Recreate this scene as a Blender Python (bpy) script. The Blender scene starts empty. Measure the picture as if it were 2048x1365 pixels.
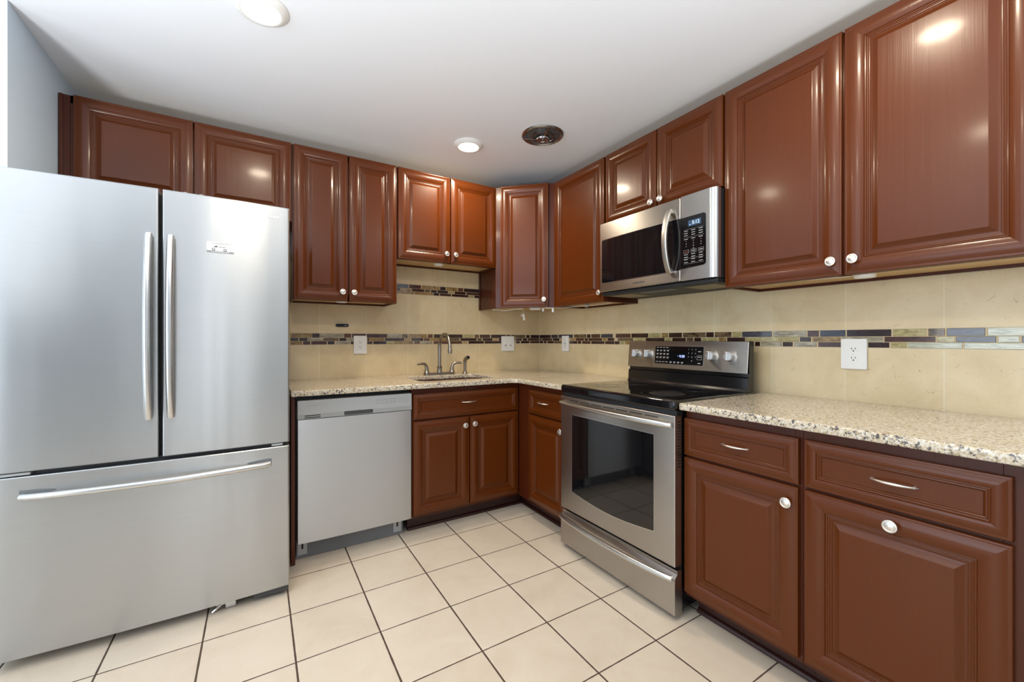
import bpy, bmesh, math, random
from mathutils import Matrix, Vector
C = bpy.context.scene
COL = C.collection
PI = math.pi
random.seed(7)

# ------------------------------------------------------------------ camera, world, light, exposure
cam_d = bpy.data.cameras.new('camera'); cam = bpy.data.objects.new('camera', cam_d); COL.objects.link(cam)
cam.location = (-2.1575, -3.034, 1.1739)
cam.rotation_euler = (PI/2, 0, -0.5517)
cam_d.sensor_fit = 'HORIZONTAL'; cam_d.sensor_width = 36.0
cam_d.lens = 825.14*36/2048
cam_d.shift_y = -2.75/2048
cam_d.clip_start = 0.02
C.camera = cam
vs = C.view_settings
C.display_settings.display_device = 'sRGB'
vs.view_transform = 'Standard'; vs.look = 'None'; vs.gamma = 1.0; vs.use_curve_mapping = False
vs.exposure = 0.0

world = bpy.data.worlds.new('world'); C.world = world; world.use_nodes = True
bg = world.node_tree.nodes['Background']
bg.inputs[0].default_value = (0.72, 0.85, 1.0, 1); bg.inputs[1].default_value = 0.9

def area(name, loc, rot, sx, sy, power, color):
    d = bpy.data.lights.new(name, 'AREA'); d.shape = 'RECTANGLE'; d.size = sx; d.size_y = sy
    d.energy = power; d.color = color
    o = bpy.data.objects.new(name, d); COL.objects.link(o); o.location = loc; o.rotation_euler = rot
    return o
# daylight through the side window (x = -4.8) and through the glass door behind the camera
WIN_W, WIN_F, FILL_W = 56, 7.0, 142
area('daylight_side_window', (-4.74, -2.75, 1.25), (0, -PI/2-.15, 0), 1.9, 2.5, WIN_W, (0.80, 0.90, 1.0))
area('daylight_glass_door', (-2.55, -5.50, 1.15), (PI/2+.5, 0, 0), .7, 1.8, WIN_F, (0.90, 0.95, 1.0))
LAMP_W = 7.0
# added spots aimed at the ceiling as fill, standing in for a bounce flash
for fx, fy_, fz, fk in ((-3.45, -2.3, .95, 1.0), (-1.55, -3.8, .95, 1.25)):
    d = bpy.data.lights.new('bounce_fill', 'SPOT'); d.energy = FILL_W*fk; d.color = (0.95, 0.98, 1.0)
    d.spot_size = math.radians(145); d.spot_blend = .8; d.shadow_soft_size = .15
    o = bpy.data.objects.new('bounce_fill', d); COL.objects.link(o); o.location = (fx, fy_, fz); o.rotation_euler = (PI-.16, 0, 0)
LAMP_COLOR = (1.0, 0.85, 0.64)

# ------------------------------------------------------------------ materials
def new_mat(name):
    m = bpy.data.materials.new(name); m.use_nodes = True
    return m, m.node_tree.nodes, m.node_tree.links, m.node_tree.nodes['Principled BSDF']
def lin(r, g, b):
    f = lambda c: (c/255/12.92 if c/255 <= .04045 else ((c/255+.055)/1.055)**2.4)
    return (f(r), f(g), f(b), 1)
def simple(name, col, rough=.5, metal=0.0, coat=0.0, emit=None, es=0.0, spec=None):
    m, n, l, b = new_mat(name)
    b.inputs['Base Color'].default_value = col; b.inputs['Roughness'].default_value = rough
    b.inputs['Metallic'].default_value = metal; b.inputs['Coat Weight'].default_value = coat
    b.inputs['Coat Roughness'].default_value = .08
    if spec is not None: b.inputs['Specular IOR Level'].default_value = spec
    if emit: b.inputs['Emission Color'].default_value = emit; b.inputs['Emission Strength'].default_value = es
    return m
class NB:                                           # tiny node builder
    def __init__(s, n, l): s.n, s.l = n, l
    def put(s, sock, v):
        if hasattr(v, 'links') or hasattr(v, 'is_linked'): s.l.new(v, sock)
        else: sock.default_value = v
    def math(s, op, a, b=0.0, c=0.0):
        x = s.n.new('ShaderNodeMath'); x.operation = op
        s.put(x.inputs[0], a); s.put(x.inputs[1], b); s.put(x.inputs[2], c)
        return x.outputs[0]
    def coord(s, scale=(1,1,1), loc=(0,0,0), out='Object'):
        t = s.n.new('ShaderNodeTexCoord'); m = s.n.new('ShaderNodeMapping')
        m.inputs['Scale'].default_value = scale; m.inputs['Location'].default_value = loc
        s.l.new(t.outputs[out], m.inputs['Vector']); return m.outputs[0]
    def noise(s, vec, scale, detail=4, rough=.55, dist=0.0):
        x = s.n.new('ShaderNodeTexNoise'); s.l.new(vec, x.inputs['Vector'])
        x.inputs['Scale'].default_value = scale; x.inputs['Detail'].default_value = detail
        x.inputs['Roughness'].default_value = rough; x.inputs['Distortion'].default_value = dist
        return x.outputs['Fac']
    def voro(s, vec, scale, feature='F1', out='Distance'):
        x = s.n.new('ShaderNodeTexVoronoi'); x.feature = feature; s.l.new(vec, x.inputs['Vector'])
        x.inputs['Scale'].default_value = scale; return x.outputs[out]
    def ramp(s, f, stops):
        x = s.n.new('ShaderNodeValToRGB'); s.put(x.inputs[0], f)
        e = x.color_ramp.elements
        while len(e) < len(stops): e.new(.5)
        for i, (p, c) in enumerate(stops): e[i].position = p; e[i].color = c
        return x.outputs[0]
    def mix(s, f, a, b, blend='MIX'):
        x = s.n.new('ShaderNodeMix'); x.data_type = 'RGBA'; x.blend_type = blend
        s.put(x.inputs[0], f); s.put(x.inputs[6], a); s.put(x.inputs[7], b)
        return x.outputs[2]
    def bump(s, h, strength, dist, bsdf, sock='Normal', normal=None):
        x = s.n.new('ShaderNodeBump'); x.inputs['Strength'].default_value = strength
        x.inputs['Distance'].default_value = dist; s.l.new(h, x.inputs['Height'])
        if normal is not None: s.l.new(normal, x.inputs['Normal'])
        s.l.new(x.outputs[0], bsdf.inputs[sock]); return x.outputs[0]
    def sep(s, vec):
        x = s.n.new('ShaderNodeSeparateXYZ'); s.l.new(vec, x.inputs[0]); return x.outputs

def wood(name, dark, light, rough=.24, horiz=False):
    m, n, l, b = new_mat(name); k = NB(n, l)
    sc = (1.6, 120, 120) if horiz else (120, 120, 1.6)
    v = k.coord(sc); f = k.noise(v, 1.0, 3, .55)
    v2 = k.coord((3, 3, .8)); f2 = k.noise(v2, 1.3, 2, .5)
    g = k.math('ADD', k.math('MULTIPLY', f, .6), k.math('MULTIPLY', f2, .4))
    l.new(k.ramp(g, [(.32, dark), (.68, light)]), b.inputs['Base Color'])
    r = k.math('ADD', k.math('MULTIPLY', f, .06), rough-.03); l.new(r, b.inputs['Roughness'])
    b.inputs['Specular IOR Level'].default_value = .27; b.inputs['Coat Weight'].default_value = .17; b.inputs['Coat Roughness'].default_value = .12
    h = k.math('ADD', f, k.math('MULTIPLY', k.noise(k.coord((14, 14, 6)), 1.0, 2, .5), .8))
    k.bump(h, .085, .004, b)
    return m
M = {}
M['wood'] = wood('cherry_lacquer', lin(85, 37.5, 4), lin(89, 40, 5), .305)
M['wood_shaded'] = wood('cherry_lacquer_shaded', lin(70, 27, 7), lin(76, 30, 9), .34)  # frame shade put into a darker copy of the cherry lacquer
M['toe'] = simple('toe_kick_brown', lin(50, 21, 15), .4)
def birch():
    m, n, l, b = new_mat('birch_plywood'); k = NB(n, l)
    f = k.noise(k.coord((2, 30, 30)), 1.0, 4)
    l.new(k.ramp(f, [(.3, lin(186, 150, 98)), (.7, lin(214, 182, 130))]), b.inputs['Base Color'])
    b.inputs['Roughness'].default_value = .45
    return m
M['birch'] = birch()
def steel(name, col, rough, aniso=.75, rot=.25, bumpy=.03, scale=(1.5, 1.5, 260), wav=(3, 3, .7)):
    m, n, l, b = new_mat(name); k = NB(n, l)
    b.inputs['Metallic'].default_value = 1.0
    f = k.noise(k.coord(scale), 1.0, 3, .6)
    big = k.noise(k.coord((2.2, 2.2, 1.4)), 1.0, 3, .55)
    c2 = tuple(x*.86 for x in col[:3])+(1,)
    l.new(k.mix(k.math('ADD', k.math('MULTIPLY', f, .5), k.math('MULTIPLY', big, .5)), c2, col), b.inputs['Base Color'])
    l.new(k.math('ADD', k.math('MULTIPLY', big, .08), rough-.03), b.inputs['Roughness'])
    b.inputs['Anisotropic'].default_value = aniso; b.inputs['Anisotropic Rotation'].default_value = rot
    t = n.new('ShaderNodeTangent'); t.direction_type = 'RADIAL'; t.axis = 'Z'; l.new(t.outputs[0], b.inputs['Tangent'])
    k.bump(k.noise(k.coord(wav), 1.0, 1, .4), bumpy, .02, b)
    return m
M['steel'] = steel('brushed_stainless', (.60, .60, .59, 1), .30)
M['steel_fridge'] = steel('brushed_stainless_doors', (.55, .56, .565, 1), .31, .72, .25, .11, wav=(10, 10, .22))
M['steel_warm'] = steel('brushed_stainless_range', (.50, .475, .445, 1), .30)
M['steel_dw'] = steel('satin_stainless_dishwasher', (.595, .615, .635, 1), .38, .6, .25, .05)
M['handle'] = simple('satin_handle_metal', (.66, .66, .65, 1), .28, 1.0)
M['silver_plastic'] = simple('silver_grey_plastic', lin(176, 178, 179), .42, .35)
M['grey_plastic'] = simple('grey_plastic', lin(112, 114, 116), .5)
M['handle_warm'] = simple('satin_handle_warm', (.60, .57, .52, 1), .34, 1.0)
M['dark_grey'] = simple('dark_grey_plastic', lin(62, 62, 64), .5)
M['nickel'] = simple('satin_nickel', (.78, .745, .69, 1), .36, 1.0)
M['vent_chrome'] = simple('dark_vent_chrome', (.42, .43, .45, 1), .22, 1.0)
M['faucet'] = simple('brushed_nickel_faucet', (.38, .345, .30, 1), .30, 1.0)
M['chrome'] = simple('chrome', (.72, .75, .78, 1), .14, 1.0)
M['black'] = simple('black_enamel', (.006, .006, .007, 1), .12)
M['black_matte'] = simple('black_matte_plastic', (.012, .012, .013, 1), .5)
M['glass_black'] = simple('black_glass', (.004, .004, .005, 1), .04, 0, .3)
M['white_plastic'] = simple('white_plastic', lin(238, 237, 233), .35)
M['slot'] = simple('dark_slot', (.01, .01, .01, 1), .6)
M['print_white'] = simple('white_print', lin(215, 215, 215), .5)
M['print_dark'] = simple('dark_print', lin(70, 72, 76), .5)
M['print_grey'] = simple('grey_print', lin(140, 142, 146), .5)
M['logo_light'] = simple('light_embossed_metal', (.86, .86, .86, 1), .25, 1.0)
M['paper'] = simple('sticker_paper', lin(240, 240, 238), .4)
M['lcd_blue'] = simple('blue_lcd', lin(18, 30, 48), .3, emit=(.10, .22, .42, 1), es=.35)
M['lcd_digit'] = simple('lcd_digit', (.1, .1, .1, 1), .3, emit=(.62, .82, 1, 1), es=1.1)
M['led_digit'] = simple('led_digit', (.1, .1, .1, 1), .3, emit=(.38, .48, 1, 1), es=1.6)
M['red_print'] = simple('red_print', lin(170, 60, 50), .5)
M['filter'] = simple('grease_filter_mesh', lin(150, 138, 110), .5, .5)
M['lens'] = simple('lit_led_lens', (.9, .9, .9, 1), .4, emit=(1, .95, .87, 1), es=6.0)
M['cable'] = simple('white_cable', lin(226, 222, 212), .45)
M['knob_range'] = simple('silver_range_knob', (.72, .71, .70, 1), .3, 1.0)

def ceiling_mat():
    m, n, l, b = new_mat('white_ceiling_paint'); k = NB(n, l)
    b.inputs['Base Color'].default_value = lin(238, 241, 246); b.inputs['Roughness'].default_value = .42
    k.bump(k.noise(k.coord((9, 9, 9)), 1.0, 3, .5), .05, .01, b)
    return m
M['ceiling'] = ceiling_mat()
def paint(name, col):
    m, n, l, b = new_mat(name); k = NB(n, l)
    b.inputs['Base Color'].default_value = col; b.inputs['Roughness'].default_value = .5
    k.bump(k.noise(k.coord((60, 60, 60)), 1.0, 2), .03, .003, b)
    return m
M['blue'] = paint('light_blue_wall_paint', lin(208, 225, 240))
M['trim'] = simple('white_trim_paint', lin(236, 236, 234), .35)

def floor_mat():
    m, n, l, b = new_mat('cream_floor_tile'); k = NB(n, l)
    v = k.coord(); s = k.sep(v)
    SX, SY = .3010, .3055
    u = k.math('DIVIDE', k.math('ADD', s[0], .836), SX); w = k.math('DIVIDE', k.math('ADD', s[1], .736), SY)
    wob = k.math('MULTIPLY', k.math('SUBTRACT', k.noise(v, 22, 2), .5), .0022)
    du = k.math('MULTIPLY', k.math('PINGPONG', u, .5), SX); dw = k.math('MULTIPLY', k.math('PINGPONG', w, .5), SY)
    gu = k.math('LESS_THAN', k.math('ADD', du, wob), .0034); gw = k.math('LESS_THAN', k.math('ADD', dw, wob), .0026)
    g = k.math('MAXIMUM', gu, gw)
    cell = n.new('ShaderNodeCombineXYZ')
    l.new(k.math('FLOOR', k.math('ADD', u, 0)), cell.inputs[0]); l.new(k.math('FLOOR', k.math('ADD', w, 0)), cell.inputs[1])
    wn = n.new('ShaderNodeTexWhiteNoise'); l.new(cell.outputs[0], wn.inputs[0])
    big = k.noise(v, 5.0, 5, .62, .6); fine = k.noise(v, 160, 3, .6)
    f = k.math('ADD', k.math('ADD', k.math('MULTIPLY', big, .62), k.math('MULTIPLY', fine, .28)), k.math('MULTIPLY', wn.outputs['Value'], .12))
    tile = k.ramp(f, [(.30, lin(198, 183, 163)), (.48, lin(207, 193, 174)), (.66, lin(213, 200, 182))])
    l.new(k.mix(g, tile, lin(74, 58, 46)), b.inputs['Base Color'])
    l.new(k.math('ADD', k.math('MULTIPLY', g, .4), k.math('ADD', k.math('MULTIPLY', fine, .16), .30)), b.inputs['Roughness'])
    edge = k.math('MINIMUM', k.math('MULTIPLY', k.math('MINIMUM', du, dw), 120), 1.0)
    k.bump(k.math('ADD', edge, k.math('MULTIPLY', fine, .12)), .35, .002, b)
    return m
M['floor'] = floor_mat()

def granite():
    m, n, l, b = new_mat('speckled_granite'); k = NB(n, l)
    v = k.coord((1, 1, 1))
    nz = n.new('ShaderNodeTexNoise'); nz.inputs['Scale'].default_value = 90; nz.inputs['Detail'].default_value = 3; l.new(v, nz.inputs['Vector'])
    wv = n.new('ShaderNodeVectorMath'); wv.operation = 'MULTIPLY_ADD'
    l.new(nz.outputs['Color'], wv.inputs[0]); wv.inputs[1].default_value = (.009, .009, .009); l.new(v, wv.inputs[2])
    cs = k.sep(k.voro(wv.outputs[0], 170, 'F1', 'Color'))
    fine = k.noise(v, 130, 5, .7, .5)
    f = k.math('ADD', k.math('MULTIPLY', cs[0], .45), k.math('MULTIPLY', fine, .75))
    base = k.ramp(f, [(.28, lin(140, 130, 114)), (.42, lin(182, 166, 138)), (.54, lin(204, 190, 164)), (.66, lin(206, 200, 188)), (.85, lin(224, 221, 214))])
    big = k.noise(v, 11, 4, .6, .8)
    base = k.mix(k.math('MULTIPLY', big, .34), base, lin(204, 178, 130))
    patch = k.noise(k.coord((1, 1, 1), (3.1, 1.7, .4)), 8, 3, .5)
    dn = k.noise(wv.outputs[0], 105, 4, .62, .3)
    grey = k.math('GREATER_THAN', dn, k.math('SUBTRACT', .635, k.math('MULTIPLY', patch, .15)))
    dark = k.math('GREATER_THAN', dn, k.math('SUBTRACT', .668, k.math('MULTIPLY', patch, .15)))
    brown = k.math('GREATER_THAN', k.noise(k.coord((1, 1, 1), (5.3, .4, 2.2)), 210, 3, .6), .625)
    c = k.mix(k.math('MULTIPLY', brown, .55), base, lin(128, 98, 70))
    c = k.mix(k.math('MULTIPLY', grey, .55), c, lin(124, 118, 114))
    c = k.mix(k.math('MULTIPLY', dark, .85), c, lin(52, 47, 50))
    l.new(c, b.inputs['Base Color']); b.inputs['Roughness'].default_value = .17
    b.inputs['Coat Weight'].default_value = .2
    return m
M['granite'] = granite()

def backsplash(name, axis, off):
    m, n, l, b = new_mat(name); k = NB(n, l)
    v = k.coord(); s = k.sep(v)
    u = k.math('DIVIDE', k.math('ADD', s[axis], off), .301)
    du = k.math('MULTIPLY', k.math('PINGPONG', u, .5), .301)
    g = k.math('LESS_THAN', du, .0016)
    for z in (1.1385, 1.2175, 1.5125, 1.5895):
        g = k.math('MAXIMUM', g, k.math('LESS_THAN', k.math('ABSOLUTE', k.math('SUBTRACT', s[2], z)), .0014))
    cell = n.new('ShaderNodeCombineXYZ'); l.new(k.math('FLOOR', u), cell.inputs[0])
    l.new(k.math('GREATER_THAN', s[2], 1.17), cell.inputs[1])
    wn = n.new('ShaderNodeTexWhiteNoise'); l.new(cell.outputs[0], wn.inputs[0])
    big = k.noise(v, 7, 5, .6, .5); fine = k.noise(v, 120, 3, .65)
    f = k.math('ADD', k.math('MULTIPLY', big, .7), k.math('ADD', k.math('MULTIPLY', fine, .2), k.math('MULTIPLY', wn.outputs['Value'], .12)))
    tile = k.ramp(f, [(.3, lin(206, 184, 142)), (.5, lin(218, 198, 158)), (.7, lin(225, 208, 172))])
    # hair-thin fossil veins of the limestone
    x = n.new('ShaderNodeTexNoise'); x.inputs['Scale'].default_value = 9; x.inputs['Detail'].default_value = 3
    l.new(v, x.inputs['Vector'])
    add = n.new('ShaderNodeVectorMath'); add.operation = 'MULTIPLY_ADD'
    l.new(x.outputs['Color'], add.inputs[0]); add.inputs[1].default_value = (.11, .11, .11); l.new(v, add.inputs[2])
    ed = k.voro(add.outputs[0], 17, 'DISTANCE_TO_EDGE')
    vein = k.math('MULTIPLY', k.math('LESS_THAN', ed, .0085), k.math('GREATER_THAN', k.noise(k.coord((1, 1, 1), (2, 5, 1)), 24, 2), .60))
    c = k.mix(k.math('MULTIPLY', vein, .42), tile, lin(132, 110, 76))
    l.new(k.mix(g, c, lin(226, 214, 186)), b.inputs['Base Color'])
    b.inputs['Roughness'].default_value = .33
    k.bump(k.math('SUBTRACT', 1.0, g), .25, .001, b)
    return m
M['splash_back'] = backsplash('limestone_tile_back', 0, 0.0)
M['splash_right'] = backsplash('limestone_tile_right', 1, .1648)
M['grout'] = simple('cream_grout', lin(206, 186, 148), .6)
def glass_tile(name, a, c, rough=.14, streak=False):
    m, n, l, b = new_mat(name); k = NB(n, l)
    f = k.noise(k.coord((18, 18, 90) if streak else (40, 40, 60)), 1.0, 4, .65, .8)
    l.new(k.ramp(f, [(.34, a), (.62, c)]), b.inputs['Base Color'])
    b.inputs['Roughness'].default_value = rough; b.inputs['Coat Weight'].default_value = .6; b.inputs['Coat Roughness'].default_value = .05
    return m
MOS = {'K': glass_tile('mosaic_dark_plum', lin(40, 24, 22), lin(60, 36, 30)),
       'P': glass_tile('mosaic_plum_brown', lin(60, 34, 28), lin(86, 54, 40)),
       'R': glass_tile('mosaic_rust', lin(74, 42, 26), lin(104, 64, 40)),
       'G': glass_tile('mosaic_gold', lin(104, 78, 40), lin(172, 142, 86)),
       'O': glass_tile('mosaic_olive', lin(142, 130, 84), lin(190, 178, 126)),
       'S': glass_tile('mosaic_silver_streak', lin(110, 98, 78), lin(186, 178, 156), .14, True),
       'B': glass_tile('mosaic_slate_blue', lin(40, 36, 42), lin(72, 70, 80), .14, True),
       'T': glass_tile('mosaic_tan', lin(150, 116, 72), lin(184, 152, 104)),
       'M': glass_tile('mosaic_mottled_dark', lin(50, 38, 28), lin(128, 106, 76)),
       'I': glass_tile('mosaic_pale_iridescent', lin(150, 152, 132), lin(206, 206, 186), .14, True)}
def vent_mesh():
    m, n, l, b = new_mat('dark_vent_mesh'); k = NB(n, l)
    f = k.voro(k.coord((1, 1, 1)), 260)
    l.new(k.ramp(f, [(.2, lin(150, 150, 148)), (.6, lin(46, 46, 46))]), b.inputs['Base Color'])
    b.inputs['Roughness'].default_value = .5; b.inputs['Metallic'].default_value = .4
    return m
M['vent_mesh'] = vent_mesh()

# ------------------------------------------------------------------ mesh helpers
def finish(bm, mats, smooth=35):
    me = bpy.data.meshes.new('mesh')
    bmesh.ops.recalc_face_normals(bm, faces=bm.faces[:])
    bm.to_mesh(me); bm.free()
    for m in (mats if isinstance(mats, (list, tuple)) else [mats]): me.materials.append(m)
    if smooth:
        me.shade_smooth(); me.set_sharp_from_angle(angle=math.radians(smooth))
    return me
def obj(name, bm, mats, parent=None, smooth=35, label=None, loc=None, rot=None):
    me = bm if isinstance(bm, bpy.types.Mesh) else finish(bm, mats, smooth)
    o = bpy.data.objects.new(name, me); me.name = name
    COL.objects.link(o)
    if smooth and not isinstance(bm, bpy.types.Mesh):
        w_ = o.modifiers.new('weighted_normal', 'WEIGHTED_NORMAL'); w_.keep_sharp = True; w_.weight = 80
    if parent is not None: o.parent = parent
    if loc is not None: o.location = loc
    if rot is not None: o.rotation_euler = rot
    if label: o['label'] = label
    return o
def thing(name, label, cat, loc=(0, 0, 0), rotz=0.0, group=None):
    o = bpy.data.objects.new(name, None); COL.objects.link(o)
    o.empty_display_size = .05
    o.location = loc; o.rotation_euler = (0, 0, rotz); o['label'] = label; o['category'] = cat
    if group: o['group'] = group
    return o
def tag(o, label, cat, group=None):
    o['label'] = label; o['category'] = cat
    if group: o['group'] = group
    return o
def struct(name, bm, mats, smooth=0, parent=None):
    o = obj(name, bm, mats, parent, smooth)
    o['kind'] = 'structure'
    return o
def B(): return bmesh.new()
def box(bm, x0, x1, y0, y1, z0, z1, bev=0.0, seg=2, mi=0):
    x0, x1 = min(x0, x1), max(x0, x1); y0, y1 = min(y0, y1), max(y0, y1); z0, z1 = min(z0, z1), max(z0, z1)
    r = bmesh.ops.create_cube(bm, size=1.0)
    for v in r['verts']:
        v.co = Vector((x0+(v.co.x+.5)*(x1-x0), y0+(v.co.y+.5)*(y1-y0), z0+(v.co.z+.5)*(z1-z0)))
    fs = set(f for v in r['verts'] for f in v.link_faces)
    for f in fs: f.material_index = mi
    if bev > 0:
        es = list(set(e for v in r['verts'] for e in v.link_edges))
        bmesh.ops.bevel(bm, geom=es, offset=bev, segments=seg, affect='EDGES', profile=.5, material=-1)
    return bm
def prism(bm, pts, a0, a1, axis='z', mi=0, cap=True):
    """pts: 2D outline; extruded along axis between a0 and a1."""
    def p(u, v, a):
        return {'z': (u, v, a), 'y': (u, a, v), 'x': (a, u, v)}[axis]
    lo = [bm.verts.new(p(u, v, a0)) for u, v in pts]; hi = [bm.verts.new(p(u, v, a1)) for u, v in pts]
    n = len(pts)
    for i in range(n):
        f = bm.faces.new((lo[i], lo[(i+1) % n], hi[(i+1) % n], hi[i])); f.material_index = mi
    if cap:
        f = bm.faces.new(lo[::-1]); f.material_index = mi
        f = bm.faces.new(hi); f.material_index = mi
    return bm
def rrect(x0, x1, z0, z1, r, n=6):
    out = []
    for cx, cz, a0 in ((x1-r, z1-r, 0), (x0+r, z1-r, 90), (x0+r, z0+r, 180), (x1-r, z0+r, 270)):
        for i in range(n+1):
            a = math.radians(a0+90*i/n); out.append((cx+r*math.cos(a), cz+r*math.sin(a)))
    return out
def lathe(bm, prof, origin=(0, 0, 0), axis='z', seg=32, mi=0):
    """prof: list of (radius, height)."""
    O = Vector(origin)
    def P(r, h, a):
        c, s = r*math.cos(a), r*math.sin(a)
        return O + Vector({'z': (c, s, h), '-z': (c, -s, -h), '-y': (c, -h, s), 'x': (h, c, s), '-x': (-h, c, -s)}[axis])
    rings = []
    for r, h in prof:
        if r < 1e-6: rings.append([bm.verts.new(P(0, h, 0))])
        else: rings.append([bm.verts.new(P(r, h, 2*PI*i/seg)) for i in range(seg)])
    for a, b in zip(rings, rings[1:]):
        for i in range(seg):
            j = (i+1) % seg
            if len(a) == 1 and len(b) == 1: continue
            if len(a) == 1: f = bm.faces.new((a[0], b[i], b[j]))
            elif len(b) == 1: f = bm.faces.new((a[i], a[j], b[0]))
            else: f = bm.faces.new((a[i], a[j], b[j], b[i]))
            f.material_index = mi
    return bm
def spow(v, e): return math.copysign(abs(v)**e, v)
def tube(bm, pts, rad, seg=12, cap=True, up=(0, 0, 1), mi=0, sq=1.0):
    """rad: number, list of numbers or list of (ra, rb)."""
    pts = [Vector(p) for p in pts]; n = len(pts); rings = []
    prev = None
    for i, p in enumerate(pts):
        t = (pts[min(i+1, n-1)]-pts[max(i-1, 0)]).normalized()
        u = Vector(up) if prev is None else prev
        s = t.cross(u)
        if s.length < 1e-4: s = t.cross(Vector((1, 0, 0)))
        s.normalize(); u = s.cross(t).normalized(); prev = u
        r = rad[i] if isinstance(rad, (list, tuple)) else rad
        ra, rb = r if isinstance(r, (list, tuple)) else (r, r)
        rings.append([bm.verts.new(p + s*ra*spow(math.cos(2*PI*(k+.5)/seg), sq) + u*rb*spow(math.sin(2*PI*(k+.5)/seg), sq)) for k in range(seg)])
    for a, b in zip(rings, rings[1:]):
        for k in range(seg):
            j = (k+1) % seg; f = bm.faces.new((a[k], a[j], b[j], b[k])); f.material_index = mi
    if cap:
        bm.faces.new(rings[0][::-1]).material_index = mi; bm.faces.new(rings[-1]).material_index = mi
    return bm
def bez(p0, p1, p2, p3, n=12):
    p0, p1, p2, p3 = map(Vector, (p0, p1, p2, p3)); o = []
    for i in range(n+1):
        t = i/n; q = 1-t; o.append(p0*q**3+p1*3*q*q*t+p2*3*q*t*t+p3*t**3)
    return o
def text_mesh(s, size, mat, align='CENTER', ext=.0004, bold=0.0):
    cu = bpy.data.curves.new('text', 'FONT'); cu.body = s; cu.size = size; cu.align_x = align; cu.align_y = 'CENTER'
    cu.extrude = ext; cu.offset = bold; cu.resolution_u = 3
    o = bpy.data.objects.new('text', cu); COL.objects.link(o)
    dg = bpy.context.evaluated_depsgraph_get(); dg.update()
    me = bpy.data.meshes.new_from_object(o.evaluated_get(dg))
    bpy.data.objects.remove(o); bpy.data.curves.remove(cu)
    me.materials.clear(); me.materials.append(mat)
    return me
def text_on(name, s, size, mat, parent, loc, label=None, align='CENTER', bold=0.0, sx=1.0, rot=(PI/2, 0, 0), ext=.0004):
    me = text_mesh(s, size, mat, align, ext, bold)
    o = obj(name, me, None, parent, loc=loc, rot=rot, label=label); o.scale = (sx, 1, 1)
    return o
def add_mesh(bm, me, mat4, mi=0):
    k = len(bm.faces); bm.from_mesh(me)
    bm.faces.ensure_lookup_table()
    vs_ = set()
    for f in bm.faces[k:]:
        f.material_index = mi
        vs_.update(f.verts)
    for v in vs_: v.co = mat4 @ v.co
    return bm

# ------------------------------------------------------------------ room shell
FX, FY = -4.8, -5.6
struct('floor', box(B(), FX-.1, .12, FY-.1, .12, -.1, 0), M['floor'])
struct('ceiling', box(B(), FX-.1, .12, FY-.1, .12, 2.44, 2.54), M['ceiling'])
wb = struct('wall_back', box(B(), -3.07, .12, 0.012, .12, 0, 2.44), M['ceiling'])
wr = struct('wall_right', box(B(), .012, .12, FY, .012, 0, 2.44), M['ceiling'])
wl = B(); prism(wl, [(-2.952, .012), (-2.952, -.742), (FX, -.742), (FX, -.62), (-3.07, -.62), (-3.07, .012)][::-1], 0, 2.44)
struct('wall_left', wl, M['blue'])
ww = B()
box(ww, FX-.1, FX, FY, -4.05, 0, 2.44); box(ww, FX-.1, FX, -1.45, -.62, 0, 2.44)
box(ww, FX-.1, FX, -4.05, -1.45, 0, .22); box(ww, FX-.1, FX, -4.05, -1.45, 2.28, 2.44)
M['paint_dim'] = paint('dimmed_unseen_wall', lin(146, 158, 168))  # unseen walls toned down to darken what the steel and lacquer reflect
struct('wall_west', ww, M['paint_dim'])
wf = B()
box(wf, FX, -2.95, FY-.1, FY, 0, 2.44); box(wf, -2.15, .12, FY-.1, FY, 0, 2.44); box(wf, -2.95, -2.15, FY-.1, FY, 2.18, 2.44)
struct('wall_front', wf, M['paint_dim'])
def glazing(name, w, h, loc, rotz, mull):
    f = B()
    for x in mull: box(f, x-.03, x+.03, -.03, .03, 0, h)
    box(f, 0, w, -.03, .03, 0, .05); box(f, 0, w, -.03, .03, h-.05, h)
    o = struct(name, f, M['trim']); o.location = loc; o.rotation_euler = (0, 0, rotz)
    return o
glazing('window_1', 2.6, 2.06, (FX-.05, -4.05, .22), PI/2, (.03, .87, 1.73, 2.57))
glazing('door_1', .8, 2.18, (-2.95, FY-.05, 0), 0, (.03, .77))
bb = B(); box(bb, FX, -2.952, -.757, -.742, 0, .09); struct('baseboard_left', bb, M['trim'])
bb = B(); box(bb, -2.15, -.0, FY, FY+.015, 0, .09); box(bb, FX, -2.95, FY, FY+.015, 0, .09); struct('baseboard_front', bb, M['trim'])

# tiled backsplash on both walls (part of the setting)
sb = B(); box(sb, -2.02, .012, 0, .012, .90, 1.75); struct('trim_1', sb, M['splash_back'])
sr = B(); box(sr, 0, .012, -2.95, 0, .90, 1.46); struct('trim_2', sr, M['splash_right'])
ROWS = [(1.1875, 1.2150), (1.1650, 1.1850), (1.1415, 1.1625)]
ROWS_U = [(1.5590, 1.5865), (1.5370, 1.5565), (1.5155, 1.5345)]
MB1="-1.978,-1.854,G -1.852,-1.806,K -1.804,-1.655,S -1.653,-1.606,R -1.602,-1.507,P -1.502,-1.356,P -1.351,-1.257,S -1.251,-1.206,M -1.201,-1.054,G -1.049,-1.01,R -1.002,-0.759,K -0.753,-0.66,O -0.651,-0.611,M -0.603,-0.506,P -0.498,-0.356,K -0.351,-0.305,P -0.3,-0.156,M -0.146,-0.109,K -0.1,-0.006,K"
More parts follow.
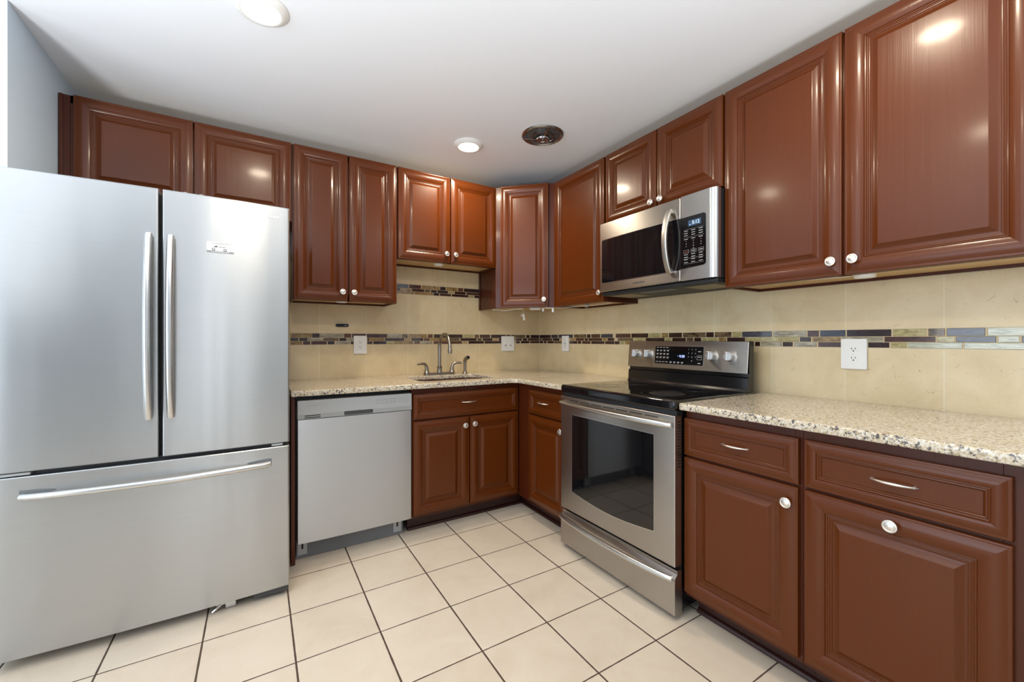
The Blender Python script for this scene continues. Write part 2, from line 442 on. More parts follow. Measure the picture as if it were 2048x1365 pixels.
MB2="-1.978,-1.933,B -1.928,-1.881,K -1.881,-1.788,S -1.785,-1.687,M -1.683,-1.637,K -1.634,-1.503,S -1.498,-1.483,R -1.48,-1.38,G -1.376,-1.232,K -1.227,-1.185,T -1.179,-1.087,K -1.082,-1.036,R -1.032,-0.871,G -0.87,-0.785,M -0.778,-0.633,K -0.626,-0.585,M -0.577,-0.484,K -0.478,-0.431,T -0.424,-0.262,K -0.256,-0.19,P -0.181,-0.137,K -0.13,-0.006,P"
MB3="-1.978,-1.91,G -1.905,-1.862,P -1.857,-1.762,P -1.757,-1.713,K -1.706,-1.613,S -1.609,-1.503,P -1.498,-1.462,P -1.457,-1.363,K -1.359,-1.309,O -1.306,-1.163,G -1.156,-1.111,R -1.106,-1.013,S -1.004,-0.763,R -0.757,-0.716,T -0.707,-0.566,K -0.559,-0.267,K -0.253,-0.212,K -0.202,-0.112,K -0.104,-0.006,P"
MR1="-0.01,-0.171,K -0.18,-0.271,B -0.281,-0.467,B -0.482,-0.627,M -0.634,-0.673,K -0.682,-0.778,P -0.787,-0.905,B -0.934,-1.07,P -1.077,-1.219,K -1.226,-1.317,O -1.326,-1.371,G -1.376,-1.469,K -1.476,-1.622,M -1.625,-1.671,K -1.676,-1.772,M -1.776,-1.825,O -1.828,-1.975,B -1.98,-2.125,S -2.129,-2.175,P -2.179,-2.274,B -2.278,-2.425,K -2.43,-2.526,O -2.531,-2.576,M -2.58,-2.675,B -2.68,-2.808,I"
MR2="-0.01,-0.037,K -0.048,-0.193,P -0.204,-0.293,K -0.306,-0.42,T -0.43,-0.498,T -0.504,-0.6,P -0.607,-0.646,K -0.652,-0.798,P -0.806,-0.847,G -0.853,-0.919,K -0.952,-1.093,M -1.1,-1.192,O -1.198,-1.345,K -1.351,-1.395,O -1.401,-1.495,K -1.5,-1.545,M -1.55,-1.595,K -1.6,-1.693,O -1.698,-1.743,G -1.747,-1.844,K -1.846,-1.999,O -2.003,-2.094,O -2.098,-2.144,K -2.149,-2.256,G -2.259,-2.4,S -2.403,-2.551,P -2.555,-2.602,O -2.604,-2.7,B -2.704,-2.751,I -2.755,-2.808,B"
MR3="-0.01,-0.062,K -0.073,-0.113,K -0.124,-0.217,P -0.223,-0.42,M -0.426,-0.52,K -0.526,-0.568,K -0.579,-0.673,P -0.682,-0.821,K -0.828,-0.919,K -0.923,-0.97,K -0.977,-1.016,O -1.022,-1.129,G -1.135,-1.312,K -1.317,-1.422,M -1.427,-1.525,K -1.53,-1.621,S -1.625,-1.753,K -1.757,-1.889,G -1.894,-1.919,K -1.923,-2.021,S -2.024,-2.068,K -2.074,-2.166,S -2.172,-2.257,P -2.261,-2.348,K -2.351,-2.419,K -2.424,-2.47,O -2.473,-2.62,I -2.624,-2.808,I"
MU1="-1.285,-1.202,B -1.198,-1.104,P -1.098,-0.953,G -0.95,-0.904,K -0.899,-0.802,G -0.798,-0.753,R -0.747,-0.609,K"
MU2="-1.285,-1.262,K -1.259,-1.179,G -1.175,-1.079,K -1.075,-1.03,M -1.024,-0.978,K -0.972,-0.884,K -0.88,-0.832,O -0.827,-0.731,K -0.725,-0.609,P"
MU3="-1.285,-1.157,G -1.152,-1.009,G -1.004,-0.958,K -0.953,-0.857,P -0.851,-0.707,K -0.701,-0.66,O -0.653,-0.609,K"
def mosaic(name, tables, rows, wall):
    bm = B(); keys = list(MOS)
    zlo, zhi = rows[-1][0]-.002, rows[0][1]+.002
    ends = [float(t.split(',')[0]) for tb in tables for t in tb.split()] + [float(t.split(',')[1]) for tb in tables for t in tb.split()]
    a, b = min(ends), max(ends)
    if wall == 'B': box(bm, a-.003, b+.003, -.0022, -.0002, zlo, zhi, mi=len(keys))
    else: box(bm, -.0022, -.0002, a-.003, b+.003, zlo, zhi, mi=len(keys))
    for tb, (z0, z1) in zip(tables, rows):
        for t in tb.split():
            p, q, c = t.split(','); p, q = sorted((float(p), float(q)))
            if q-p < .006: continue
            if wall == 'B': box(bm, p+.0006, q-.0006, -.0045, -.0018, z0, z1, .0008, 1, keys.index(c))
            else: box(bm, -.0045, -.0018, p+.0006, q-.0006, z0, z1, .0008, 1, keys.index(c))
    return struct(name, bm, [MOS[c] for c in keys]+[M['grout']])
mosaic('trim_3', (MB1, MB2, MB3), ROWS, 'B')
mosaic('trim_4', (MR1, MR2, MR3), ROWS, 'R')
mosaic('trim_5', (MU1, MU2, MU3), ROWS_U, 'B')

# ------------------------------------------------------------------ cabinet doors, drawers, hardware
DOOR_PROF = [(0, 0), (0, .0135), (.0015, .0160), (.0045, .0170), (.0075, .0164), (.0095, .0168), (.015, .0190), (.023, .0210), (.031, .0218),
             (.039, .0213), (.047, .0196), (.053, .0173), (.0570, .0152), (.0578, .0128), (.0600, .0140), (.0628, .0132), (.0636, .0118),
             (.0660, .0128), (.0688, .0118), (.0696, .0102), (.0715, .0108), (.0740, .0098), (.0750, .0078), (.0790, .0078), (.0830, .0092),
             (.0890, .0124), (.0945, .0160), (.0970, .0176), (.0985, .0176)]
DRAWER_PROF = [(0, 0), (0, .0135), (.0015, .0160), (.0045, .0170), (.0070, .0165), (.0085, .0168), (.013, .0192), (.019, .0210), (.025, .0218),
               (.030, .0212), (.034, .0196), (.0352, .0172), (.0375, .0182), (.0405, .0170), (.0415, .0150), (.0440, .0154), (.0470, .0136), (.0482, .0104), (.0490, .0100)]
TOPD = .0218
def front_bm(x0, x1, z0, z1, yb, prof):
    """mitred frame front; back face at y = yb, face towards -y"""
    bm = B()
    def ring(d, h): return [(x0+d, yb-h, z0+d), (x1-d, yb-h, z0+d), (x1-d, yb-h, z1-d), (x0+d, yb-h, z1-d)]
    R = [ring(d, h) for d, h in prof]
    for s in range(4):
        t = (s+1) % 4; col = [(bm.verts.new(r[s]), bm.verts.new(r[t])) for r in R]
        for a, b in zip(col, col[1:]): bm.faces.new((a[0], a[1], b[1], b[0]))
    bm.faces.new([bm.verts.new(p) for p in R[-1]]); bm.faces.new([bm.verts.new(p) for p in R[0]][::-1])
    for f in bm.faces: f.normal_update()
    return bm
def knob_mesh():
    bm = B()
    lathe(bm, [(0, 0), (.009, 0), (.009, .002), (.0062, .004), (.0055, .010), (.0075, .0145), (.0150, .0175), (.0175, .0200), (.0178, .0215), (.0168, .0232),
               (.0140, .0240), (.0128, .0236), (.0120, .0232), (.0108, .0236), (.0080, .0252), (.0072, .0252), (.0062, .0256), (.0030, .0266), (0, .0268)], axis='-y', seg=28)
    return finish(bm, M['nickel'], 30)
KNOB = knob_mesh(); KNOB.name = 'knob'
def pull_mesh():
    bm = B(); pts = []; rad = []
    n = 22
    for i in range(n+1):
        t = i/n; x = -.053+.106*t; s = math.sin(PI*t)
        pts.append((x, -.0035-.0225*s**.75, .0015*s)); rad.append((.0022+.0040*s**.6, .0018+.0026*s**.6))
    tube(bm, pts, rad, 10, True, (0, 0, 1))
    for x in (-.046, .046): lathe(bm, [(0, 0), (.0042, 0), (.0035, .010), (0, .0105)], (x, .0002, 0), '-y', 12)
    return finish(bm, M['nickel'], 50)
PULL = pull_mesh(); PULL.name = 'pull'
def door(parent, x0, x1, z0, z1, yb, knob=None, prof=DOOR_PROF, name='door', pull=None, mat=None):
    d = obj(name, front_bm(x0, x1, z0, z1, yb, prof), mat or M['wood'], parent, 40)
    if knob: obj('knob', KNOB, None, d, loc=(knob[0], yb-.0165 if prof is DOOR_PROF else yb-.010, knob[1]), label='round satin nickel knob')
    if pull: obj('pull', PULL, None, d, loc=(pull[0], yb-.0100, pull[1]), label='arched satin nickel pull')
    return d
G_UP = 'glossy cherry wall cabinets'
G_LO = 'glossy cherry base cabinets'

def upper(name, label, start, rotz, w, z0, z1, doors, depth=.2862, frame=None, underside=True, filler=False):
    """local x to the viewer's right, y = 0 at the wall, front towards -y; local z measured from the floor"""
    t = thing(name, label, 'cabinet', (start[0], start[1], 0), rotz, G_UP)
    c = B(); D = depth
    box(c, 0, .016, -D+.019, -.006, z0, z1); box(c, w-.016, w, -D+.019, -.006, z0, z1)
    box(c, .016, w-.016, -D+.019, -.006, z0+.016, z1)
    if underside: box(c, .016, w-.016, -.022, -.006, z0-.0, z0+.016)
    box(c, .001, w-.001, -D+.020, -.007, z1-.0005, z1+.0004, mi=1)
    obj('carcass', c, [M['wood_shaded'], M['birch']], t)
    f = B()
    for (a, b) in ([(0, .038), (w-.038, w)] + (frame or [])): box(f, a, b, -D, -D+.019, z0, z1, .0012, 1)
    box(f, .038, w-.038, -D, -D+.019, z0, z0+.038, .0012, 1); box(f, .038, w-.038, -D, -D+.019, z1-.038, z1, .0012, 1)
    if filler: box(f, .0002, .0140, -D-.0060, -D-.0002, z0, z1, .002, 2)
    obj('face_frame', f, M['wood_shaded'], t)
    if underside:
        u = B(); box(u, .0165, w-.0165, -D+.020, -.0225, z0+.012, z0+.0155); obj('underside', u, M['birch'], t, label='unfinished pale wood underside')
    for (a, b, k) in doors: door(t, a, b, z0+.001, z1, -D-.0002, k)
    return t

ZT = 2.3272
BK = 0.0                               # back run: local x = world x - start
def bx(v, s): return v - s
# over the refrigerator
s = -2.950
upper('wall_cabinet', 'wide short wall cabinet with two doors above the refrigerator', (s, 0), 0, .963, 1.8660, ZT,
      [(bx(-2.8984, s), bx(-2.449, s), (bx(-2.4785, s), 1.922)), (bx(-2.4442, s), bx(-1.9923, s), (bx(-2.4123, s), 1.922))], frame=[(.0382, .0515), (.47, .54)], filler=True)
s = -1.9865
upper('wall_cabinet', 'tall two-door wall cabinet between the refrigerator and the sink', (s, 0), 0, .6165, 1.4137, ZT,
      [(bx(-1.9788, s), bx(-1.6802, s), (bx(-1.7115, s), 1.4695)), (bx(-1.672, s), bx(-1.3743, s), (bx(-1.6444, s), 1.4695))], frame=[(.29, .33)])
s = -1.3695
upper('wall_cabinet', 'short amber-lit two-door wall cabinet high above the sink', (s, 0), 0, .7585, 1.7160, ZT,
      [(bx(-1.3641, s), bx(-.9935, s), (bx(-1.0246, s), 1.779)), (bx(-.9870, s), bx(-.6130, s), (bx(-.9562, s), 1.779))], frame=[(.36, .40)])
R90 = -PI/2
def ry(v, s): return s - v             # right run: local x = start - world y
s = -.6040
upper('wall_cabinet', 'single-door wall cabinet between the diagonal corner cabinet and the microwave', (0, s), R90, .5300, 1.4137, ZT,
      [(ry(-.6110, s), ry(-1.1240, s), (ry(-1.0954, s), 1.473))])
s = -1.1345
upper('wall_cabinet', 'short two-door wall cabinet directly above the microwave', (0, s), R90, .7755, 1.8945, ZT,
      [(ry(-1.1401, s), ry(-1.5250, s), (ry(-1.4994, s), 1.9305)), (ry(-1.5310, s), ry(-1.9040, s), (ry(-1.5625, s), 1.9325))], frame=[(.37, .41)], underside=False)
s = -1.9105
upper('wall_cabinet', 'large two-door wall cabinet right of the microwave, nearest the camera', (0, s), R90, .9250, 1.4137, ZT,
      [(ry(-1.9150, s), ry(-2.3677, s), (ry(-2.3378, s), 1.4687)), (ry(-2.3755, s), ry(-2.8290, s), (ry(-2.4053, s), 1.4687))], frame=[(.44, .48)])

# diagonal corner cabinet
t = thing('corner_cabinet', 'diagonal single-door wall cabinet filling the room corner', 'cabinet', (0, 0, 0), 0, G_UP)
A, Dg = .6095, .2862
c = B()
prism(c, [(-.006, -.006), (-A, -.006), (-A, -Dg), (-Dg, -.6030), (-.006, -.6030)], 1.4297, ZT)
prism(c, [(-A, -.006), (-A, -Dg), (-A+.016, -Dg), (-A+.016, -.006)], 1.4137, 1.4297)
prism(c, [(-.006, -.6030), (-Dg, -.6030), (-Dg, -.587), (-.006, -.587)], 1.4137, 1.4297)
box(c, -A-.006, -A, -.024, -.0062, 1.4137, 1.7150, .002, 1)
obj('carcass', c, M['wood_shaded'], t)
u = B(); prism(u, [(-.0235, -.0235), (-A+.0165, -.0235), (-A+.0165, -Dg), (-Dg, -.5865), (-.0235, -.5865)], 1.4255, 1.4292); obj('underside', u, M['birch'], t, label='unfinished pale wood underside')
P0, P1 = Vector((-A, -Dg)), Vector((-Dg, -.6030)); Ld = (P1-P0).length; ang = math.atan2((P1-P0).y, (P1-P0).x)
def rotated(bm_):
    bmesh.ops.transform(bm_, matrix=Matrix.Translation((P0.x, P0.y, 0)) @ Matrix.Rotation(ang, 4, 'Z'), verts=bm_.verts[:]); return bm_
f = B()
for a, b in ((.001, .060), (Ld-.060, Ld-.001)): box(f, a, b, -.0190, -.0002, 1.4137, ZT, .0012, 1)
box(f, .060, Ld-.060, -.0190, -.0002, 1.4137, 1.452); box(f, .060, Ld-.060, -.0190, -.0002, ZT-.038, ZT)
obj('face_frame', rotated(f), M['wood_shaded'], t)
d = obj('door', rotated(front_bm(.042, Ld-.046, 1.4147, ZT, -.0192, DOOR_PROF)), M['wood'], t, 40)
kp = Matrix.Translation((P0.x, P0.y, 0)) @ Matrix.Rotation(ang, 4, 'Z') @ Vector((Ld-.046-.031, -.0192-.0165, 1.4700))
obj('knob', KNOB, None, d, loc=kp, rot=(0, 0, ang), label='round satin nickel knob')

# ------------------------------------------------------------------ base cabinets
def base(name, label, start, rotz, w, cols, stiles, toe=(0, None), x_end=None):
    t = thing(name, label, 'cabinet', (start[0], start[1], 0), rotz, G_LO)
    D = .6010
    c = B(); box(c, 0, w, -D, -.006, .100, .8800)
    obj('carcass', c, M['wood_shaded'], t)
    f = B()
    for a, b in stiles: box(f, a, b, -D-.0190, -D-.0002, .100, .8800, .0012, 1)
    xs = sorted(stiles)
    for (a, b), (a2, b2) in zip(xs, xs[1:]):
        for z0, z1 in ((.100, .138), (.672, .705), (.842, .8800)): box(f, b, a2, -D-.0188, -D-.0002, z0, z1)
    obj('face_frame', f, M['wood_shaded'], t)
    k0, k1 = toe[0], w if toe[1] is None else toe[1]
    q = B(); box(q, k0, k1, -.533, -.515, 0.0, .100)
    prism(q, [(-.533, 0), (-.533, .018), (-.537, .0175), (-.542, .015), (-.546, .011), (-.5485, .006), (-.549, 0)], k0, k1, 'x')
    obj('toe_kick', q, M['toe'], t, 30)
    for kind, a, b, z0, z1, hw in cols:
        if kind == 'door': door(t, a, b, z0, z1, -D-.0192, hw)
        else: door(t, a, b, z0, z1, -D-.0192, None, DRAWER_PROF, 'drawer_front', hw)
    return t
ZD0, ZD1, ZDR0, ZDR1 = .1190, .6830, .6925, .8470
s = -1.3765
base('base_cabinet', 'base cabinet under the sink with two doors and one wide drawer front', (s, 0), 0, .7565,
     [('door', bx(-1.3709, s), bx(-1.0035, s), ZD0, ZD1, (bx(-1.0380, s), .630)), ('door', bx(-.9965, s), bx(-.6310, s), ZD0, ZD1, (bx(-.9715, s), .634)),
      ('drawer', bx(-1.3709, s), bx(-.6310, s), ZDR0, ZDR1, (bx(-1.002, s), .776))], [(0, .038), (.36, .40), (.728, .7565)], (0, .8275))
s = -.6205
base('base_cabinet', 'narrow corner base cabinet with one door and drawer, left of the range', (0, s), R90, .5470,
     [('door', ry(-.7684, s), ry(-1.1600, s), ZD0, ZD1, (ry(-1.1250, s), .632)), ('drawer', ry(-.7684, s), ry(-1.1600, s), ZDR0, ZDR1, (ry(-.9260, s), .772))],
     [(0.0, .168), (.515, .547)], (-.09, .547))
s = -1.9375
base('base_cabinet', 'base cabinet right of the range with its knob in the upper right corner', (0, s), R90, .4385,
     [('door', ry(-1.9390, s), ry(-2.3676, s), ZD0, ZD1, (ry(-2.3380, s), .628)), ('drawer', ry(-1.9390, s), ry(-2.3690, s), ZDR0, ZDR1, (ry(-2.1525, s), .772))],
     [(0, .030), (.415, .4385)], (.0, None))
s = -2.3765
base('base_cabinet', 'rightmost base cabinet with its door knob centred on the top rail', (0, s), R90, .5900,
     [('door', ry(-2.3853, s), ry(-2.8245, s), ZD0, ZD1, (ry(-2.6055, s), .652)), ('drawer', ry(-2.3853, s), ry(-2.8245, s), ZDR0, ZDR1, (ry(-2.6065, s), .770))],
     [(0, .030), (.430, .590)])
e = B(); box(e, -2.0135, -1.9940, -.6230, -.0062, .004, .8790, .0015, 1)
tag(obj('end_panel', e, M['wood_shaded']), 'narrow dark red upright panel between the refrigerator and the dishwasher', 'panel')

# ------------------------------------------------------------------ countertops
def slab(name, label, outlines, z0=.8810, z1=.9110):
    cu = bpy.data.curves.new('slab', 'CURVE'); cu.dimensions = '2D'; cu.fill_mode = 'BOTH'
    for o in outlines:
        sp = cu.splines.new('POLY'); sp.points.add(len(o)-1); sp.use_cyclic_u = True
        for p, q in zip(sp.points, o): p.co = (q[0], q[1], 0, 1)
    h = (z1-z0)/2; bv = .006
    cu.extrude = h-bv; cu.bevel_depth = bv; cu.bevel_resolution = 3; cu.offset = -bv
    ob = bpy.data.objects.new('slab', cu); COL.objects.link(ob)
    dg = bpy.context.evaluated_depsgraph_get(); dg.update()
    me = bpy.data.meshes.new_from_object(ob.evaluated_get(dg)); bpy.data.objects.remove(ob); bpy.data.curves.remove(cu)
    me.transform(Matrix.Translation((0, 0, (z0+z1)/2))); me.materials.clear(); me.materials.append(M['granite'])
    me.shade_smooth(); me.set_sharp_from_angle(angle=math.radians(40))
    return tag(obj(name, me, None), label, 'countertop', 'speckled granite countertops')
CF = .668
arc = [(-CF-.05+.05*math.sin(a*PI/16), -CF-.05+.05*math.cos(a*PI/16)) for a in range(9)]
hole = rrect(-1.285, -.735, -.545, -.165, .075, 8)
slab('countertop', 'beige speckled granite countertop around the corner, with the sink set in it',
     [[(-2.0145, -.0052), (-2.0145, -CF)]+arc+[(-CF, -1.1700), (-.0052, -1.1700), (-.0052, -.0052)], hole])
slab('countertop', 'beige speckled granite countertop right of the range', [[(-.0052, -1.9390), (-CF, -1.9390), (-CF, -2.9665), (-.0052, -2.9665)]])

# ------------------------------------------------------------------ sink, faucet, sprayer
t = thing('sink', 'stainless undermount sink set into the granite countertop', 'sink', (-1.01, -.355, .8805))
bm = B()
def loop(x0, x1, y0, y1, r, z): return [bm.verts.new((x, y, z)) for x, y in rrect(x0, x1, y0, y1, r, 6)]
prof = [(.290, .205, .085, -.0008), (.272, .187, .07, -.0008), (.268, .183, .068, -.004), (.262, .177, .062, -.17), (.245, .160, .06, -.186), (.05, .05, .049, -.190)]
L = [loop(-a, a, -b, b, r, z) for a, b, r, z in prof]
for a, b in zip(L, L[1:]):
    for i in range(len(a)): bm.faces.new((a[i], a[(i+1) % len(a)], b[(i+1) % len(a)], b[i]))
bm.faces.new(L[-1])
obj('bowl', bm, M['steel'], t)
bm = B(); lathe(bm, [(0, -.184), (.035, -.184), (.040, -.187), (.045, -.1885)], (0, 0, 0), 'z', 24); obj('drain', bm, M['chrome'], t)

t = thing('faucet', 'brushed nickel two-handle gooseneck faucet behind the sink', 'faucet', (-.995, -.105, .9112))
bm = B(); pts = rrect(-.125, .125, -.027, .027, .026, 6)
prism(bm, pts, 0, .010, 'z'); prism(bm, [(x*.97, y*.9) for x, y in pts], .010, .016, 'z'); obj('base_plate', bm, M['faucet'], t, 40)
bm = B()
lathe(bm, [(.0215, .015), (.0215, .020), (.0195, .024), (.0185, .050), (.0205, .054), (.0205, .060), (.016, .064), (.0132, .068)], (0, 0, 0), 'z', 24)
Ra = .098; path = [(0, 0, .060), (0, 0, .12), (0, 0, .19)]
for i in range(0, 17): 
    a = PI*i/16*1.0; path.append((0, -Ra+Ra*math.cos(a), .205+Ra*math.sin(a)))
path += [(0, -2*Ra-.003, .192)]
tube(bm, path, [.0132]*3+[.0130-.0012*i/16 for i in range(17)]+[.0120], 16, True, (1, 0, 0))
lathe(bm, [(.0122, 0), (.0150, -.006), (.0160, -.020), (.0150, -.034), (.0120, -.036), (0, -.036)], (0, -2*Ra-.002, .200), 'z', 20)
obj('spout', bm, M['faucet'], t, 40)
for sx in (-1, 1):
    bm = B()
    lathe(bm, [(.0225, .014), (.0225, .020), (.0190, .026), (.0150, .034)], (sx*.1, 0, 0), 'z', 20)
    tube(bm, bez((sx*.1, 0, .030), (sx*.1, 0, .085), (sx*.115, -.004, .090), (sx*.176, -.012, .083), 14), [.0165-.0085*(i/14)**.7 for i in range(15)], 14, True, (0, 1, 0))
    obj('handle', bm, M['faucet'], t, 50)
t = thing('side_sprayer', 'slim brushed nickel side sprayer standing right of the faucet', 'sprayer', (-.790, -.115, .9112))
bm = B(); lathe(bm, [(0, 0), (.021, 0), (.021, .004), (.0165, .008), (.0145, .016), (.0145, .018)], (0, 0, 0), 'z', 24); obj('collar', bm, M['faucet'], t)
bm = B(); tube(bm, [(0, 0, .018), (0, 0, .05), (0, 0, .085), (0, -.001, .100), (.003, -.006, .112), (.008, -.018, .121), (.013, -.032, .126)], [.0118, .0118, .0128, .0148, .0158, .0160, .0150], 16, True, (1, 0, 0))
obj('wand', bm, M['faucet'], t, 50)
bm = B(); lathe(bm, [(0, 0), (.0125, 0), (.0125, .003), (.009, .004), (0, .004)], (0, 0, 0), '-y', 18); obj('spray_face', bm, M['black_matte'], t, loc=(.0135, -.0335, .1262), rot=(-.25, 0, .35))

# ------------------------------------------------------------------ refrigerator
t = thing('refrigerator', 'large stainless french-door refrigerator with a bottom freezer drawer', 'refrigerator', (-2.4907, 0, 0))
W = .4570
def fy(x): return -.8765-.0125*(1-(x/W)**2)
bm = B(); box(bm, -W+.006, W-.006, -.795, -.03, .045, 1.755, .006, 2); obj('cabinet_body', bm, M['grey_plastic'], t)
def curved(x0, x1, z0, z1, rl, rr, yb=-.800, n=24):
    pts = [(x0, yb)]
    def rnd(x, sgn, r):
        return [(x+sgn*r*(1-math.cos(a)), fy(x+sgn*r*(1-math.cos(a)))+r*(1-math.sin(a))) for a in (0, .4, .8, 1.2, PI/2)]
    pts += rnd(x0, 1, rl)
    for i in range(1, n): 
        x = x0+rl+(x1-x0-rl-rr)*i/n; pts.append((x, fy(x)))
    pts += rnd(x1, -1, rr)[::-1]; pts.append((x1, yb))
    bm = B()
    z = [(z0, .003), (z0+.003, 0), (z1-.003, 0), (z1, .003)]
    rings = []
    for zz, inset in z: rings.append([bm.verts.new((p[0], min(p[1]+inset, yb), zz)) for p in pts])
    for a, b in zip(rings, rings[1:]):
        for i in range(len(pts)): j = (i+1) % len(pts); bm.faces.new((a[i], a[j], b[j], b[i]))
    bm.faces.new(rings[0][::-1]); bm.faces.new(rings[-1])
    return bm
ZF0, ZF1 = .7035, 1.7790
dl = obj('door', curved(-W, -.0055, ZF0, ZF1, .012, .006), M['steel_fridge'], t, 30)
dr = obj('door', curved(.0055, W, ZF0, ZF1, .006, .010), M['steel_fridge'], t, 30)
fd = obj('freezer_drawer', curved(-W, W, .0430, .6870, .012, .010), M['steel_fridge'], t, 30)
bm = B(); box(bm, -.012, .012, -.840, -.7952, ZF0, ZF1-.01); obj('centre_gasket', bm, M['black_matte'], t)
bm = B(); box(bm, -W+.012, W-.012, -.855, -.7952, .6872, .7033); obj('gasket', bm, M['black_matte'], t)
for x0, x1 in ((-.435, -.360), (.385, .430)):
    bm = B(); box(bm, x0, x1, -.875, -.8552, .6905, .7000, .002, 1); obj('hinge', bm, M['silver_plastic'], t, label='small silver hinge plate between door and drawer')
def vhandle(xc, parent):
    bm = B(); z0, z1 = .8630, 1.5910; n = 28; pts = []; rad = []
    y0 = fy(xc)
    for i in range(n+1):
        u = i/n; s = math.sin(PI*u)**.62 if 0 < u < 1 else 0
        pts.append((xc, y0-.012-.040*s, z0+(z1-z0)*u)); rad.append((.0122, .0112))
    tube(bm, pts, rad, 18, True, (0, -1, 0))
    h = obj('handle', bm, M['handle'], parent, 50)
    bm = B()                                                             # dark inner web between the bar and the door
    web = [(y0-.0005, z0+.012)]+[(pts[i][1]+.006, pts[i][2]) for i in range(2, n-1)]+[(y0-.0005, z1-.012)]
    prism(bm, web, xc+.001, xc+.0085, 'x'); obj('handle_web', bm, M['grey_plastic'], h)
vhandle(-.0335, dl); vhandle(.0345, dr)
bm = B(); n = 36; pts = []; rad = []
for i in range(n+1):
    u = i/n; x = -.378+.756*u; s = math.sin(PI*u)**.62 if 0 < u < 1 else 0
    pts.append((x, fy(x)-.012-.036*s, .6175)); rad.append((.0112, .0122))
tube(bm, pts, rad, 18, True, (0, 0, 1)); h = obj('handle', bm, M['handle'], fd, 50)
for sx in (-1, 1):
    bm = B(); xs = [sx*.384, sx*.378, sx*.300, sx*.290]
    pts = [(sx*.385, .606), (sx*.385, .639), (sx*.34, .6375), (sx*.300, .633), (sx*.285, .627)]
    o = [(x, z) for x, z in pts]
    prism(bm, o if sx < 0 else o[::-1], fy(.35)-.0022, fy(.35)+.004, 'y'); obj('recess_plate', bm, M['grey_plastic'], h)  # flat grey plate stands in for the dark recess at the handle end
bm = B(); box(bm, .318, W-.004, -.870, -.800, .0180, .0425, .004, 2); obj('kick_cover', bm, M['dark_grey'], t)
bm = B(); box(bm, -W+.02, .30, -.785, -.760, .012, .0445); obj('kick_grille', bm, M['black_matte'], t)
for x in (-.40, .40):
    bm = B(); lathe(bm, [(0, -.03), (.0215, -.03), (.0225, -.026), (.0225, -.004), (.0215, 0), (0, 0)], (x+.015, -.74, .0227), 'x', 18); obj('caster', bm, M['black_matte'], t)
    bm = B(); lathe(bm, [(0, -.03), (.0215, -.03), (.0225, -.026), (.0225, -.004), (.0215, 0), (0, 0)], (x+.015, -.10, .0227), 'x', 18); obj('caster', bm, M['black_matte'], t)
bm = B(); box(bm, .212, .250, -.850, -.835, .004, .0426, .001, 1); box(bm, .180, .215, -.853, -.838, .024, .0426); box(bm, .255, .285, -.848, -.838, .028, .0426); tube(bm, [(.165, -.862, .006), (.205, -.845, .030)], .006, 8)
obj('levelling_bracket', bm, M['chrome'], t, label='small metal levelling bracket under the freezer drawer')
text_on('lettering', 'SAMSUNG', .0165, M['logo_light'], dr, (.380, fy(.38)-.0013, 1.7285), 'pale maker lettering', sx=1.15, rot=(PI/2, 0, .0455))

# service sticker on the right door, following the door's curve
SX0, SX1, SZ0, SZ1 = .1500, .2440, 1.5425, 1.5880
def patch(bm, x0, x1, z0, z1, lift, mi=0, n=8):
    lo = [bm.verts.new((x0+(x1-x0)*i/n, fy(x0+(x1-x0)*i/n)-lift, z0)) for i in range(n+1)]
    hi = [bm.verts.new((v.co.x, v.co.y, z1)) for v in lo]
    for i in range(n): f = bm.faces.new((lo[i], lo[i+1], hi[i+1], hi[i])); f.material_index = mi
def poly(bm, pts, lift, mi=0):
    f = bm.faces.new([bm.verts.new((x, fy(x)-lift, z)) for x, z in pts]); f.material_index = mi
bm = B(); patch(bm, SX0, SX1, SZ0, SZ1, .0004); st = obj('sticker', bm, M['paper'], dr, 0, label='small white sticker with a van drawing')
bm = B()
patch(bm, SX0, SX1, SZ0, SZ0+.0085, .0007, 1)
rr = random.Random(3)
def dashes(x0, x1, z, h, mi, wmin=.0012, wmax=.0034, gap=.0009, lift=.0009):
    x = x0
    while x < x1:
        w = rr.uniform(wmin, wmax); patch(bm, x, min(x+w, x1), z, z+h, lift, mi, 1); x += w+gap
dashes(SX0+.010, SX1-.008, SZ1-.0050, .0013, 0); dashes(SX0+.018, SX1-.018, SZ1-.0085, .0013, 0)
dashes(SX0+.016, SX1-.014, SZ0+.0040, .0022, 2)
v0x, v0z = SX0+.010, SZ0+.0105
def van(pts, mi, lift): poly(bm, [(v0x+x, v0z+z) for x, z in pts], lift, mi)
out = [(0, .003), (.004, .009), (.014, .0125), (.020, .019), (.064, .020), (.069, .016), (.072, .003)]
van(out, 0, .0008)
van([(x*.975+.0009, z*.93+.0006) for x, z in out], 2, .0010)
van([(.0125, .0125), (.019, .0180), (.026, .0182), (.026, .0125)], 0, .0012)
for cx in (.013, .053):
    van([(cx+.0058*math.cos(2*PI*i/14), .003+.0058*math.sin(2*PI*i/14)) for i in range(14)], 0, .0013)
    van([(cx+.0032*math.cos(2*PI*i/14), .003+.0032*math.sin(2*PI*i/14)) for i in range(14)], 2, .0015)
van([(.0275, .004), (.0275, .018), (.0281, .018), (.0281, .004)], 0, .0012)
dashes(SX0+.041, SX0+.066, v0z+.0132, .0026, 0, .0015, .003, .0007, .0013)
obj('print', bm, [M['print_dark'], M['print_grey'], M['paper']], st, 0, label='grey van and illegible print')

# ------------------------------------------------------------------ dishwasher
t = thing('dishwasher', 'built-in stainless dishwasher between the refrigerator and the sink cabinet', 'dishwasher', (-1.6835, 0, 0))
w = .3015
bm = B(); box(bm, -w-.004, w+.004, -.585, -.02, .105, .872); obj('tub', bm, M['black_matte'], t)
bm = B()
